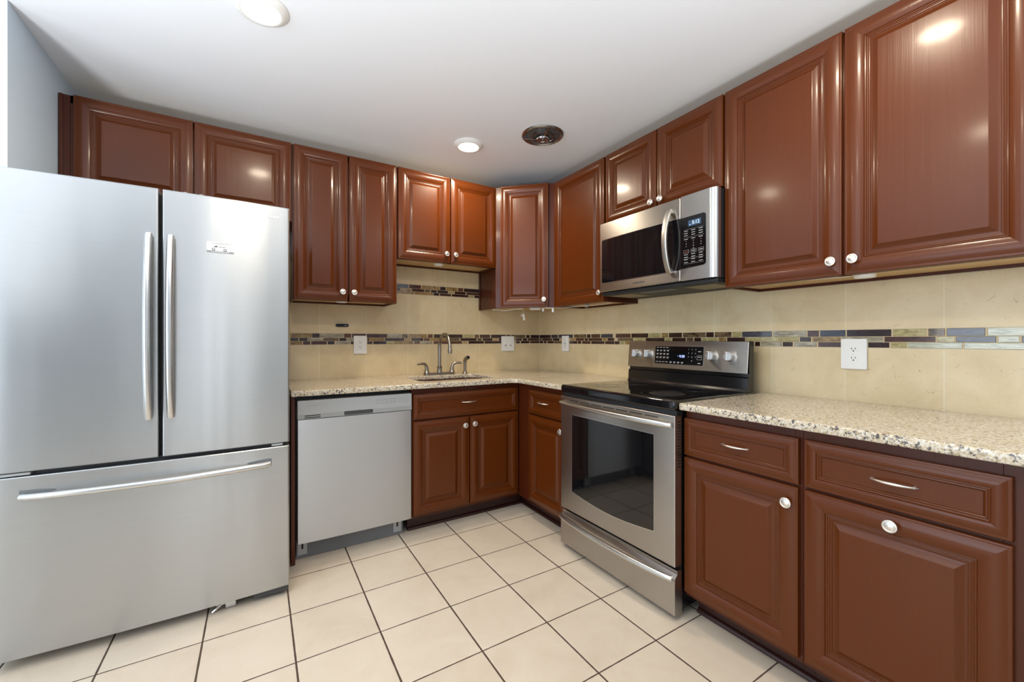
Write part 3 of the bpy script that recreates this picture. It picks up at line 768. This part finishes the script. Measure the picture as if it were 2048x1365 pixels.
# slightly bowed door skin
pts = [(-w, -.586), (-w, -.632), (-w+.003, -.6375)]
for i in range(1, 16): x = -w+.003+(2*w-.006)*i/16; pts.append((x, -.6395-.004*(1-(x/w)**2)))
pts += [(w-.003, -.6375), (w, -.632), (w, -.586)]
prism(bm, pts, .1125, .7560, 'z'); obj('door', bm, M['steel_dw'], t, 30)
bm = B(); box(bm, -w, w, -.642, -.586, .7580, .8560, .004, 2)
cp_bm = bm; cp = None
bm = cp_bm; rr = random.Random(5)
def dash_flat(bm, x0, x1, z, h, y, wmin, wmax, gap, mi=1):
    x = x0
    while x < x1:
        q = min(x+rr.uniform(wmin, wmax), x1); box(bm, x, q, y-.0004, y+.0006, z, z+h, mi=mi); x = q+gap
dash_flat(bm, .094, .215, .8270, .0020, -.642, .004, .010, .002); dash_flat(bm, .094, .215, .8330, .0020, -.642, .004, .010, .003); dash_flat(bm, .092, .212, .8120, .0016, -.642, .006, .016, .001)
for x in (.105, .130, .155, .180, .200): lathe(bm, [(.0055, 0), (.0055, .0005), (.0068, .0005), (.0068, 0)], (x, -.6421, .8160), '-y', 18, 1)
for x in (.237, .268):
    o = rrect(x-.011, x+.011, .808, .834, .005, 4); i_ = rrect(x-.0098, x+.0098, .8092, .8328, .0042, 4)
    a = [bm.verts.new((p, -.6425, q)) for p, q in o]; b_ = [bm.verts.new((p, -.6425, q)) for p, q in i_]
    for k in range(len(a)): j = (k+1) % len(a); bm.faces.new((a[k], a[j], b_[j], b_[k])).material_index = 1
    dash_flat(bm, x-.004, x+.004, .820, .0022, -.642, .003, .006, .001)
dash_flat(bm, -.258, -.200, .8262, .0026, -.642, .003, .006, .0015)
cp = obj('control_panel', bm, [M['silver_plastic'], M['print_grey']], t)
bm = B(); box(bm, -w+.001, w-.001, -.6432, -.6415, .7595, .7835, .0004, 1); obj('lower_band', bm, simple('silver_band', lin(160, 163, 163), .4, .3), cp)
bm = B(); prism(bm, rrect(-.075, .078, .7625, .7835, .005, 4), -.6440, -.6428, 'y'); obj('grip_recess', bm, simple('grip_recess_grey', lin(70, 72, 74), .35, .3), cp, 0)
for z in (.7640, .7740): 
    bm = B(); box(bm, -.268, -.192, -.6440, -.6428, z, z+.0042); obj('vent_slot', bm, M['slot'], cp)
bm = B(); box(bm, -w+.0, w-.030, -.560, -.548, .002, .1045, .001, 1); tp = obj('toe_panel', bm, M['grey_plastic'], t, label='grey recessed toe panel')
for x in (-.272, .238):
    bm = B(); box(bm, x-.024, x+.024, -.5625, -.5602, .020, .104, .002, 1); p = obj('bracket_plate', bm, M['silver_plastic'], tp)
    bm = B(); prism(bm, rrect(x-.005, x+.005, .050, .098, .0048, 5), -.5632, -.5622, 'y'); obj('slot', bm, M['slot'], p)

# ------------------------------------------------------------------ range
def digit(bm, ch, size, p, mi=1):
    me = text_mesh(ch, size, M['print_white']); add_mesh(bm, me, Matrix.Translation(p) @ Matrix.Rotation(PI/2, 4, 'X'), mi); bpy.data.meshes.remove(me)
t = thing('range', 'freestanding stainless electric range with a black glass cooktop', 'range', (0, -1.5555, 0), R90)
w = .3785
bm = B(); box(bm, -w+.004, w-.004, -.640, -.085, .040, .8740); obj('body', bm, M['black'], t, label='black enamel sides')
# cooktop
bm = B(); box(bm, -w, w, -.690, -.085, .8760, .9190, .011, 4); ck = obj('cooktop', bm, M['glass_black'], t, 40, label='black glass cooktop')
ringm = simple('burner_ring_print', (.022, .022, .022, 1), .12)
hazem = simple('burner_haze', (.020, .019, .018, 1), .22)
clearm = simple('burner_glass', (.006, .006, .006, 1), .05)
for bx_, by_, r in ((.200, -.510, .115), (-.190, -.510, .090), (.200, -.265, .080), (-.190, -.265, .105)):
    bm = B(); lathe(bm, [(r, 0), (r, .0004), (r+.004, .0004), (r+.004, 0)], (bx_, by_, .9190), 'z', 48); lathe(bm, [(r*.72, 0), (r*.72, .0004), (r*.72+.002, .0004), (r*.72+.002, 0)], (bx_, by_, .9190), 'z', 48)
    lathe(bm, [(0, .0002), (r*.70, .0002)], (bx_, by_, .9190), 'z', 48, 1)
    obj('burner', bm, [ringm, hazem if r > .11 else clearm], ck, 0)
bm = B(); box(bm, -w+.004, w-.004, -.672, -.640, .8565, .8758); obj('gap_strip', bm, M['black_matte'], t)
# oven door
bm = B(); box(bm, -w+.001, w-.001, -.6880, -.6405, .2260, .8560, .004, 3); od = obj('oven_door', bm, M['steel_warm'], t)
wz0, wz1, wx0, wx1 = .3390, .7600, -.2790, .2700
def window(grow): 
    p = [(wx0-grow, wz1+grow), (wx0-grow, wz0-grow)]
    for i in range(1, 20): u = i/20; p.append((wx0+(wx1-wx0)*u, wz0-grow-.024*math.sin(PI*u)))
    p += [(wx1+grow, wz0-grow), (wx1+grow, wz1+grow)]; return p
bm = B(); prism(bm, window(.003), -.6886, -.684, 'y'); wt = obj('window_trim', bm, M['handle'], od, 0)
bm = B(); prism(bm, window(0), -.6892, -.684, 'y'); obj('oven_window', bm, M['glass_black'], od, 0, label='black glass oven window')
for i in range(7):
    x0 = -.300+i*.0865; bm = B(); box(bm, x0, x0+.074, -.6886, -.684, .8360, .8405); obj('vent_slot', bm, M['slot'], od)
bm = B(); n = 36; pts = []
for i in range(n+1): u = i/n; s = math.sin(PI*u)**.6 if 0 < u < 1 else 0; pts.append((-.366+.732*u, -.697-.030*s, .8175))
tube(bm, pts, [(.0125, .0125)]*(n+1), 18, True, (0, 0, 1)); obj('handle', bm, M['handle'], od, 50)
bm = B()
for i in range(16): box(bm, w-.0018, w-.0006, -.672, -.650, .640+i*.0125, .646+i*.0125)
obj('side_vents', bm, M['slot'], od, 0)
# drawer
bm = B(); prism(bm, [(-.6405, .0225), (-.684, .0225), (-.688, .027), (-.688, .178), (-.672, .194), (-.672, .2090), (-.6405, .2090)], -w+.001, w-.001, 'x')
sd = obj('storage_drawer', bm, M['steel_warm'], t, 0)
bm = B(); pts = []
for i in range(n+1): u = i/n; s = math.sin(PI*u)**.6 if 0 < u < 1 else 0; pts.append((-.372+.738*u, -.692-.030*s, .1780-.004*s))
tube(bm, pts, [(.0125, .0125)]*(n+1), 18, True, (0, 0, 1)); obj('handle', bm, M['handle'], sd, 50)
for x in (-.33, .33):
    for y in (-.60, -.12):
        bm = B(); lathe(bm, [(0, 0), (.018, 0), (.018, .006), (.008, .008), (.008, .0405), (0, .0405)], (x, y, 0), 'z', 16); obj('levelling_leg', bm, M['black_matte'], t)
# back guard
bm = B(); prism(bm, [(-.086, .9185), (-.150, .9185), (-.143, .930), (-.140, .985), (-.128, .990), (-.1235, 1.1600), (-.118, 1.1655), (-.086, 1.1655)], -w+.002, w-.002, 'x')
bg_ = obj('back_guard', bm, M['black'], t, 0, label='black back guard')
a_t = math.atan2(.016, .158)
bm = B(); box(bm, -w+.001, w-.001, -.0062, 0, -.079, .079, .003, 2)
for x in (-.315, -.222, .190, .288):
    for dx, dz in ((0, -.036), (.036, .016), (-.036, .016)): box(bm, x+dx-.002, x+dx+.002, -.0066, -.0058, dz-.001, dz+.002, mi=1)
pn = obj('control_panel', bm, [M['steel_warm'], M['print_dark']], bg_, loc=(0, -.1330, 1.0850), rot=(-a_t, 0, 0))
bm = B(); prism(bm, rrect(-.170, .142, -.052, .050, .003, 3), -.0072, -.005, 'y'); dp_bm = bm
bm = B(); prism(bm, rrect(-.172, .144, -.054, .052, .004, 3), -.0066, -.005, 'y'); obj('display_trim', bm, M['handle'], pn, 0)
Y = -.0076
bm = dp_bm; rr = random.Random(11)
for r_, row in enumerate(('123', '456', '789', ' 0 ')):
    for c_, ch in enumerate(row):
        if ch != ' ': digit(bm, ch, .0085, (.054+c_*.021, Y, .034-r_*.021))
for r_ in range(3):
    for c_ in range(4):
        z = .026-r_*.020
        dash_flat(bm, -.160+c_*.024, -.160+c_*.024+.015, z, .0022, Y+.0004, .004, .008, .001); dash_flat(bm, -.159+c_*.024, -.159+c_*.024+.011, z-.005, .0022, Y+.0004, .004, .008, .001)
for c_ in range(4): dash_flat(bm, -.160+c_*.022, -.160+c_*.022+.013, .041, .0025, Y+.0004, .005, .013, .001)
for c_ in range(4): dash_flat(bm, -.160+c_*.022, -.160+c_*.022+.015, -.042, .0022, Y+.0004, .005, .010, .001)
for c_ in range(4): dash_flat(bm, -.066+c_*.025, -.066+c_*.025+.015, -.040, .0022, Y+.0004, .005, .010, .001); dash_flat(bm, -.065+c_*.025, -.065+c_*.025+.012, -.045, .0022, Y+.0004, .005, .010, .001)
for z in (.022, -.008, -.042): dash_flat(bm, .112, .128, z, .003, Y+.0004, .008, .016, .001)
for q in ((.106, .134, .0015, .0023), (.106, .134, -.0215, -.0207), (.106, .1068, -.0215, .0023), (.1332, .134, -.0215, .0023)): box(bm, q[0], q[1], Y, Y+.0006, q[2], q[3], mi=1)
dp = obj('display_panel', bm, [M['glass_black'], M['print_white']], pn, 0)
text_on('clock_digits', '9:38', .020, M['led_digit'], dp, (.013, Y, -.006), bold=.0003)
bm = B(); box(bm, -.016, -.010, Y, Y+.0006, -.0055, -.003); obj('clock_dash', bm, M['led_digit'], dp, 0)
def range_knob(x):
    bm = B()
    lathe(bm, [(0, 0), (.0255, 0), (.0255, .004), (.0238, .006), (.0228, .022), (.0215, .0240), (0, .0240)], (0, 0, 0), '-y', 32)
    box(bm, -.0075, .0075, -.0400, -.023, -.0225, .0225, .003, 3)
    o = obj('knob', bm, M['knob_range'], pn, 40, loc=(x, -.0062, .002))
    bm = B(); box(bm, -.0008, .0008, -.0405, -.0398, .012, .0215); obj('indicator', bm, M['red_print'], o, 0)
for x in (-.315, -.222, .190, .288): range_knob(x)

# ------------------------------------------------------------------ microwave
t = thing('microwave', 'stainless over-the-range microwave hung beneath the short cabinet', 'microwave', (0, -1.5300, 0), R90)
w = .3815; Z0, Z1 = 1.4630, 1.8840; YF = -.3620
bm = B(); box(bm, -w+.001, w-.001, -.325, -.006, Z0, Z1-.001, .003, 2); obj('housing', bm, M['black_matte'], t, label='black sides')
bm = B(); box(bm, -w, .1900, YF, -.3255, Z0+.002, Z1, .006, 3); md = obj('door', bm, M['steel_warm'], t)
bm = B(); prism(bm, [(.1925, -.3255), (.1925, YF+.001), (.1935, YF), (.345, YF), (.362, YF+.003), (.374, YF+.010), (.380, YF+.022), (.3805, -.3255)][::-1], Z0+.002, Z1, 'z'); mc = obj('control_side', bm, M['steel'], t, 50)
bm = B(); prism(bm, rrect(-.3630, .1895, 1.5170, 1.7830, .010, 5), YF-.0012, YF+.004, 'y'); wtr = obj('window_trim', bm, M['handle'], md, 0)
bm = B(); prism(bm, rrect(-.3600, .1890, 1.5200, 1.7800, .009, 5), YF-.0020, YF+.004, 'y'); obj('window', bm, M['glass_black'], md, 0, label='black glass door window')
bm = B(); prism(bm, [(.1930, 1.5240), (.3200, 1.5300), (.3285, 1.5385), (.3285, 1.7680), (.3200, 1.7765), (.1930, 1.7765)], YF-.0014, YF+.004, 'y'); kp_bm = bm
bm = B(); pts = []; n = 24
for i in range(n+1): u = i/n; s = math.sin(PI*u)**.7 if 0 < u < 1 else 0; pts.append((.1350, YF-.010-.042*s, 1.5130+.320*u))
tube(bm, pts, [(.0150, .0075)]*(n+1), 24, True, (0, -1, 0), 0, .5)
box(bm, .124, .148, YF-.012, YF+.001, 1.514, 1.532, .003, 2); box(bm, .124, .148, YF-.012, YF+.001, 1.815, 1.833, .003, 2)
obj('handle', bm, M['handle_warm'], md, 50)
Y = YF-.0020
text_on('lettering', 'SAMSUNG', .0150, M['print_dark'], md, (-.075, YF-.0004, 1.4905), 'dark maker lettering', sx=1.2)
bm = kp_bm; rr = random.Random(9)
for c_, x in enumerate((.213, .253, .293)):
    for z in (1.7060, 1.6950, 1.6840, 1.6660): dash_flat(bm, x, x+.020, z, .0022, Y+.0004, .003, .008, .0012)
    for z in (1.5900, 1.5780, 1.5660, 1.5520): dash_flat(bm, x, x+.020, z, .0022, Y+.0004, .003, .008, .0012)
    z0 = 1.5990
    for (a0, a1, b0, b1) in ((x-.003, x+.026, z0, z0+.0006), (x-.003, x+.026, z0+.0145, z0+.0151), (x-.003, x-.0024, z0, z0+.0151), (x+.0254, x+.026, z0, z0+.0151)): box(bm, a0, a1, Y+.0005, Y+.0012, b0, b1, mi=1)
    dash_flat(bm, x+.003, x+.021, z0+.006, .0025, Y+.0004, .003, .008, .0012, 2 if c_ == 0 else 1)
for z in (1.7140, 1.6750, 1.5720, 1.5455): box(bm, .210, .318, Y+.0005, Y+.0012, z, z+.0004, mi=1)
for r_, row in enumerate(('123', '456', '789', ' 0 ')):
    for c_, ch in enumerate(row):
        if ch != ' ': digit(bm, ch, .0078, (.224+c_*.040, Y+.0006, 1.6560-r_*.0125))
kp = obj('keypad', bm, [M['glass_black'], M['print_white'], M['red_print']], mc, 0, label='black glass keypad')
bm = B(); box(bm, .2350, .3050, Y, Y+.002, 1.7270, 1.7570, .002, 1); lc = obj('display', bm, M['lcd_blue'], kp, 0, label='lit blue clock display')
text_on('clock_digits', '5:12', .0235, M['lcd_digit'], lc, (.2770, Y-.0006, 1.7420), bold=.0003)
bm = B(); box(bm, .2420, .2500, Y-.0008, Y, 1.7330, 1.7355); obj('clock_dash', bm, M['lcd_digit'], lc, 0)
bm = B(); box(bm, -w+.004, w-.004, -.345, -.010, 1.4420, 1.4628, .004, 2); un = obj('underside', bm, M['black_matte'], t, label='black underside')
for x0, x1 in ((-.345, -.185), (.170, .335)):
    bm = B(); box(bm, x0, x1, -.300, -.130, 1.4400, 1.4425, .0008, 1); obj('grease_filter', bm, M['filter'], un, label='brownish mesh grease filter')
bm = B(); box(bm, -.12, .10, -.300, -.255, 1.4398, 1.4425, .0008, 1); obj('lamp_cover', bm, M['grey_plastic'], un)

# ------------------------------------------------------------------ outlets and wall fittings
def plate(name, label, cat, loc, rotz, wd, hg, r=.004):
    t = thing(name, label, cat, loc, rotz, 'white wall plates')
    bm = B(); o = rrect(-wd/2, wd/2, -hg/2, hg/2, r, 5)
    prism(bm, o, -.0035, 0, 'y'); prism(bm, [(x*.965, z*.975) for x, z in o], -.0055, -.0035, 'y')
    p = obj('cover_plate', bm, M['white_plastic'], t, 30)
    return t
def receptacle(t, x, z, y=-.0056, rnd=True, s=1.0):
    bm = B()
    if rnd:
        pts = []
        for i in range(28):
            a = 2*PI*i/28; px = .0168*math.cos(a); pz = max(-.0122, min(.0122, .0168*math.sin(a))); pts.append((x+px*s, z+pz*s))
        prism(bm, pts, y-.0016, y+.001, 'y')
    else: box(bm, x-.0165, x+.0165, y-.0008, y+.001, z-.0165, z+.0165, .001, 1)
    r = obj('receptacle', bm, M['white_plastic'], t, 30)
    bm = B(); yy = y-.0018 if rnd else y-.0010
    box(bm, x-.0075, x-.0053, yy, yy+.0010, z-.0005, z+.0080); box(bm, x+.0053, x+.0075, yy, yy+.0010, z+.0005, z+.0075)
    lathe(bm, [(0, 0), (.0027, 0)], (x, yy, z-.0065), '-y', 14); obj('slots', bm, M['slot'], r, 0)
def screw(t, x, z): 
    bm = B(); lathe(bm, [(.003, 0), (.0028, .0008), (0, .0010)], (x, -.0055, z), '-y', 12); obj('screw', bm, M['cable'], t)
T = -.0046
t = plate('wall_outlet', 'white rectangular outlet on the tile between refrigerator and faucet', 'outlet', (-1.5460, T, 1.1375), 0, .088, .127)
bm = B(); box(bm, -.0190, .0190, -.0066, -.0050, -.036, .036, .001, 1); obj('insert', bm, M['white_plastic'], t)
for z in (.0185, -.0185): receptacle(t, 0, z, -.0066, False)
screw(t, 0, .052); screw(t, 0, -.052)
t = plate('switch_plate', 'square white double plate on the tile near the corner, right of the faucet', 'switch', (-.3360, T, 1.1400), 0, .127, .127)
for x in (-.024, .024):
    bm = B(); box(bm, x-.0165, x+.0165, -.0066, -.0050, -.034, .034, .001, 1); r = obj('insert', bm, M['white_plastic'], t)
    bm = B(); box(bm, x-.008, x+.008, -.0078, -.0064, -.020, -.010, .001, 1); obj('rocker', bm, M['print_grey'], r)
t = plate('wall_outlet', 'narrow white outlet on the right wall, left of the range', 'outlet', (T, -.3760, 1.1420), R90, .088, .127)
bm = B(); box(bm, -.0190, .0190, -.0066, -.0050, -.036, .036, .001, 1); obj('insert', bm, M['white_plastic'], t)
for z in (.0210, -.0210): receptacle(t, 0, z, -.0066, False)
bm = B(); box(bm, -.012, .012, -.0078, -.0064, -.0045, -.0005); box(bm, -.012, .012, -.0078, -.0064, .0010, .0045); obj('test_buttons', bm, M['print_grey'], t)
t = plate('wall_outlet', 'large white duplex outlet with rounded corners, right of the range', 'outlet', (T, -2.3040, 1.1130), R90, .090, .128, .007)
for z in (.0195, -.0195): receptacle(t, 0, z)
screw(t, 0, 0)
t = thing('magnet_mount', 'small black pill-shaped holder stuck on the tile under the tall cabinet', 'holder', (-1.6650, -.0002, 1.2722))
bm = B(); prism(bm, rrect(-.042, .042, -.010, .010, .0099, 7), -.012, 0, 'y'); prism(bm, rrect(-.039, .039, -.008, .008, .0078, 7), -.014, -.012, 'y'); obj('holder_body', bm, M['black'], t, 30)
bm = B(); prism(bm, rrect(.014, .030, -.003, .002, .002, 4), -.0146, -.0138, 'y'); obj('painted_highlight', bm, M['print_grey'], t, 0)  # grey patch: a highlight put into the colour of the black holder

# ------------------------------------------------------------------ under-cabinet lights and wiring
def puck(label, loc, r=.034, h=.016):
    t = thing('puck_light', label, 'light', loc, 0, 'white puck lights under the wall cabinets')
    bm = B(); lathe(bm, [(0, 0), (r*.92, 0), (r, -.003), (r, -h*.7), (r*.90, -h), (r*.78, -h)], (0, 0, 0), 'z', 28); obj('puck_body', bm, M['white_plastic'], t, 40)
    bm = B(); lathe(bm, [(r*.78, -h), (r*.4, -h-.0012), (0, -h-.0015)], (0, 0, 0), 'z', 28); obj('puck_lens', bm, M['paper'], t, 40)
puck('white puck light beneath the short cabinet above the sink', (-1.0350, -.190, 1.7278))
puck('white puck light beneath the tall cabinet by the refrigerator', (-1.7050, -.225, 1.4255))
puck('white puck light beneath the right-hand wall cabinet, behind its knobs', (-.190, -2.400, 1.4255))
puck('white puck light beneath the diagonal corner cabinet', (-.290, -.530, 1.4252))
t = thing('junction_box', 'small white wiring box beneath the diagonal corner cabinet', 'wiring box', (-.357, -.440, 1.4252), -PI/4)
bm = B(); box(bm, -.036, .036, -.020, .020, -.022, -.0002, .003, 2); obj('box_body', bm, M['white_plastic'], t)
bm = B(); box(bm, -.030, .050, -.026, -.0205, -.026, -.014, .001, 1); obj('box_strip', bm, M['cable'], t)
def cable(label, pts, r=.0028, name='cable', mat='cable'):
    bm = B(); P = [Vector(p) for p in pts]; out = []
    for i in range(len(P)-1):
        a, b, c, d_ = P[max(i-1, 0)], P[i], P[i+1], P[min(i+2, len(P)-1)]
        for k in range(6):
            u = k/6; out.append(.5*((2*b)+(c-a)*u+(2*a-5*b+4*c-d_)*u*u+(3*b-a-3*c+d_)*u**3))
    out.append(P[-1]); tube(bm, out, r, 8)
    return tag(obj(name, bm, M[mat], None, 60), label, 'cable', 'loose white wiring under the wall cabinets')
cable('white cable sagging beneath the corner cabinet, at its left side', [(-.598, -.210, 1.4090), (-.560, -.235, 1.4060), (-.530, -.262, 1.4000), (-.505, -.290, 1.4010), (-.480, -.330, 1.4085), (-.455, -.375, 1.4088), (-.435, -.395, 1.4090)], .0042)
cable('thin wires running beneath the single-door cabinet toward the microwave', [(-.262, -.560, 1.4190), (-.250, -.610, 1.4085), (-.235, -.70, 1.4105), (-.225, -.79, 1.4085), (-.212, -.86, 1.4095), (-.205, -.95, 1.4085), (-.200, -1.05, 1.4105), (-.198, -1.10, 1.4195)], .0022)
cable('thin wire stapled beneath the right-hand wall cabinet', [(-.240, -1.95, 1.4236), (-.236, -2.06, 1.4215), (-.215, -2.15, 1.4228), (-.205, -2.26, 1.4215), (-.196, -2.36, 1.4200)], .0018)
t = thing('wire_connector', 'bundle of white connectors dangling on a thin wire beneath the corner cabinet', 'connector', (-.400, -.330, 1.4252))
bm = B(); tube(bm, [(0, 0, 0), (.004, -.002, -.012), (.012, -.004, -.030), (.012, -.004, -.052)], .0016, 6); obj('wire', bm, M['cable'], t)
bm = B(); box(bm, .000, .020, -.011, .004, -.074, -.052, .002, 1); obj('plug', bm, M['white_plastic'], t)
bm = B(); box(bm, .008, .022, -.010, .002, -.100, -.076, .002, 1); tube(bm, [(.0, -.004, -.060), (-.018, -.006, -.064)], .003, 6); tube(bm, [(.010, -.004, -.054), (-.006, -.006, -.048)], .0025, 6); obj('plug', bm, M['white_plastic'], t)
for lab, (x, y), dz in (('left of two white plugs hanging beneath the right of the corner cabinet', (-.322, -.500), .026), ('right of two white plugs hanging beneath the right of the corner cabinet', (-.290, -.580), .034)):
    t = thing('wire_connector', lab, 'connector', (x, y, 1.4252), -PI/4)
    bm = B(); tube(bm, [(0, 0, 0), (0, -.002, -.012)], .002, 6); obj('wire', bm, M['cable'], t)
    bm = B(); box(bm, -.0075, .0075, -.006, .006, -.012-dz, -.012, .0015, 1); obj('plug', bm, M['white_plastic'], t)
t = thing('wire_connector', 'small grey wire clip beneath the single-door cabinet beside the microwave', 'connector', (-.200, -.855, 1.4292), R90)
bm = B(); box(bm, -.014, .014, -.010, .010, -.024, 0, .002, 1); obj('clip', bm, M['silver_plastic'], t)
bm = B(); tube(bm, [(.0, -.010, -.020), (-.004, -.012, -.034)], .0015, 6); tube(bm, [(.008, -.010, -.020), (.014, -.012, -.036)], .0015, 6); obj('wire', bm, M['cable'], t)

# ------------------------------------------------------------------ ceiling fixtures
def downlight(label, x, y, k=1.0):
    t = thing('ceiling_light', label, 'light', (x, y, 2.44), 0, 'round ceiling downlights')
    bm = B(); lathe(bm, [(.094, 0), (.0945, -.004), (.088, -.010), (.078, -.017), (.070, -.0195), (.066, -.0185), (.066, -.014), (.0, -.014)], (0, 0, 0), 'z', 48); obj('trim_ring', bm, M['white_plastic'], t, 40)
    bm = B(); lathe(bm, [(.0655, -.0165), (.04, -.0178), (0, -.0182)], (0, 0, 0), 'z', 40); obj('lens', bm, M['lens'], t, 40, label='lit white lens')
    d = bpy.data.lights.new('lamp', 'AREA'); d.shape = 'DISK'; d.size = .128; d.energy = LAMP_W*k; d.color = LAMP_COLOR
    o = bpy.data.objects.new('lamp', d); COL.objects.link(o); o.parent = t; o.location = (0, 0, -.0205)
downlight('lit round ceiling light over the floor near the refrigerator', -2.148, -1.195)
downlight('lit round ceiling light above the sink, beside the vent', -.994, -.605, 1.9)
downlight('lit round ceiling light in front of the refrigerator, near the camera', -2.140, -2.430)
downlight('lit round ceiling light in front of the right-hand cabinets', -.800, -2.520)
t = thing('ceiling_vent', 'round chrome exhaust grille on the ceiling near the corner', 'vent', (-.660, -.962, 2.44))
bm = B(); lathe(bm, [(.128, 0), (.130, -.004), (.126, -.010), (.118, -.013), (.112, -.010), (.109, -.006)], (0, 0, 0), 'z', 56); obj('rim', bm, M['vent_chrome'], t, 40)
bm = B(); lathe(bm, [(.109, -.006), (.06, -.010), (0, -.011)], (0, 0, 0), 'z', 48); obj('mesh_screen', bm, M['vent_mesh'], t, 40)
bm = B(); lathe(bm, [(.070, -.012), (.071, -.019), (.066, -.020), (.063, -.016), (.064, -.011)], (0, 0, 0), 'z', 48); obj('inner_ring', bm, M['vent_chrome'], t, 40)
bm = B(); lathe(bm, [(.040, -.012), (.042, -.026), (.038, -.034), (.029, -.034), (.025, -.029), (.008, -.029), (.007, -.038), (0, -.039)], (0, 0, 0), 'z', 40); obj('hub', bm, M['vent_chrome'], t, 40)
for a in (13, 133, 253):
    a = math.radians(a); bm = B(); c_, s_ = math.cos(a), math.sin(a)
    tube(bm, [(c_*.036, s_*.036, -.026), (c_*.068, s_*.068, -.018), (c_*.110, s_*.110, -.012)], [(.006, .003)]*3, 8); obj('spoke', bm, M['vent_chrome'], t, 40)
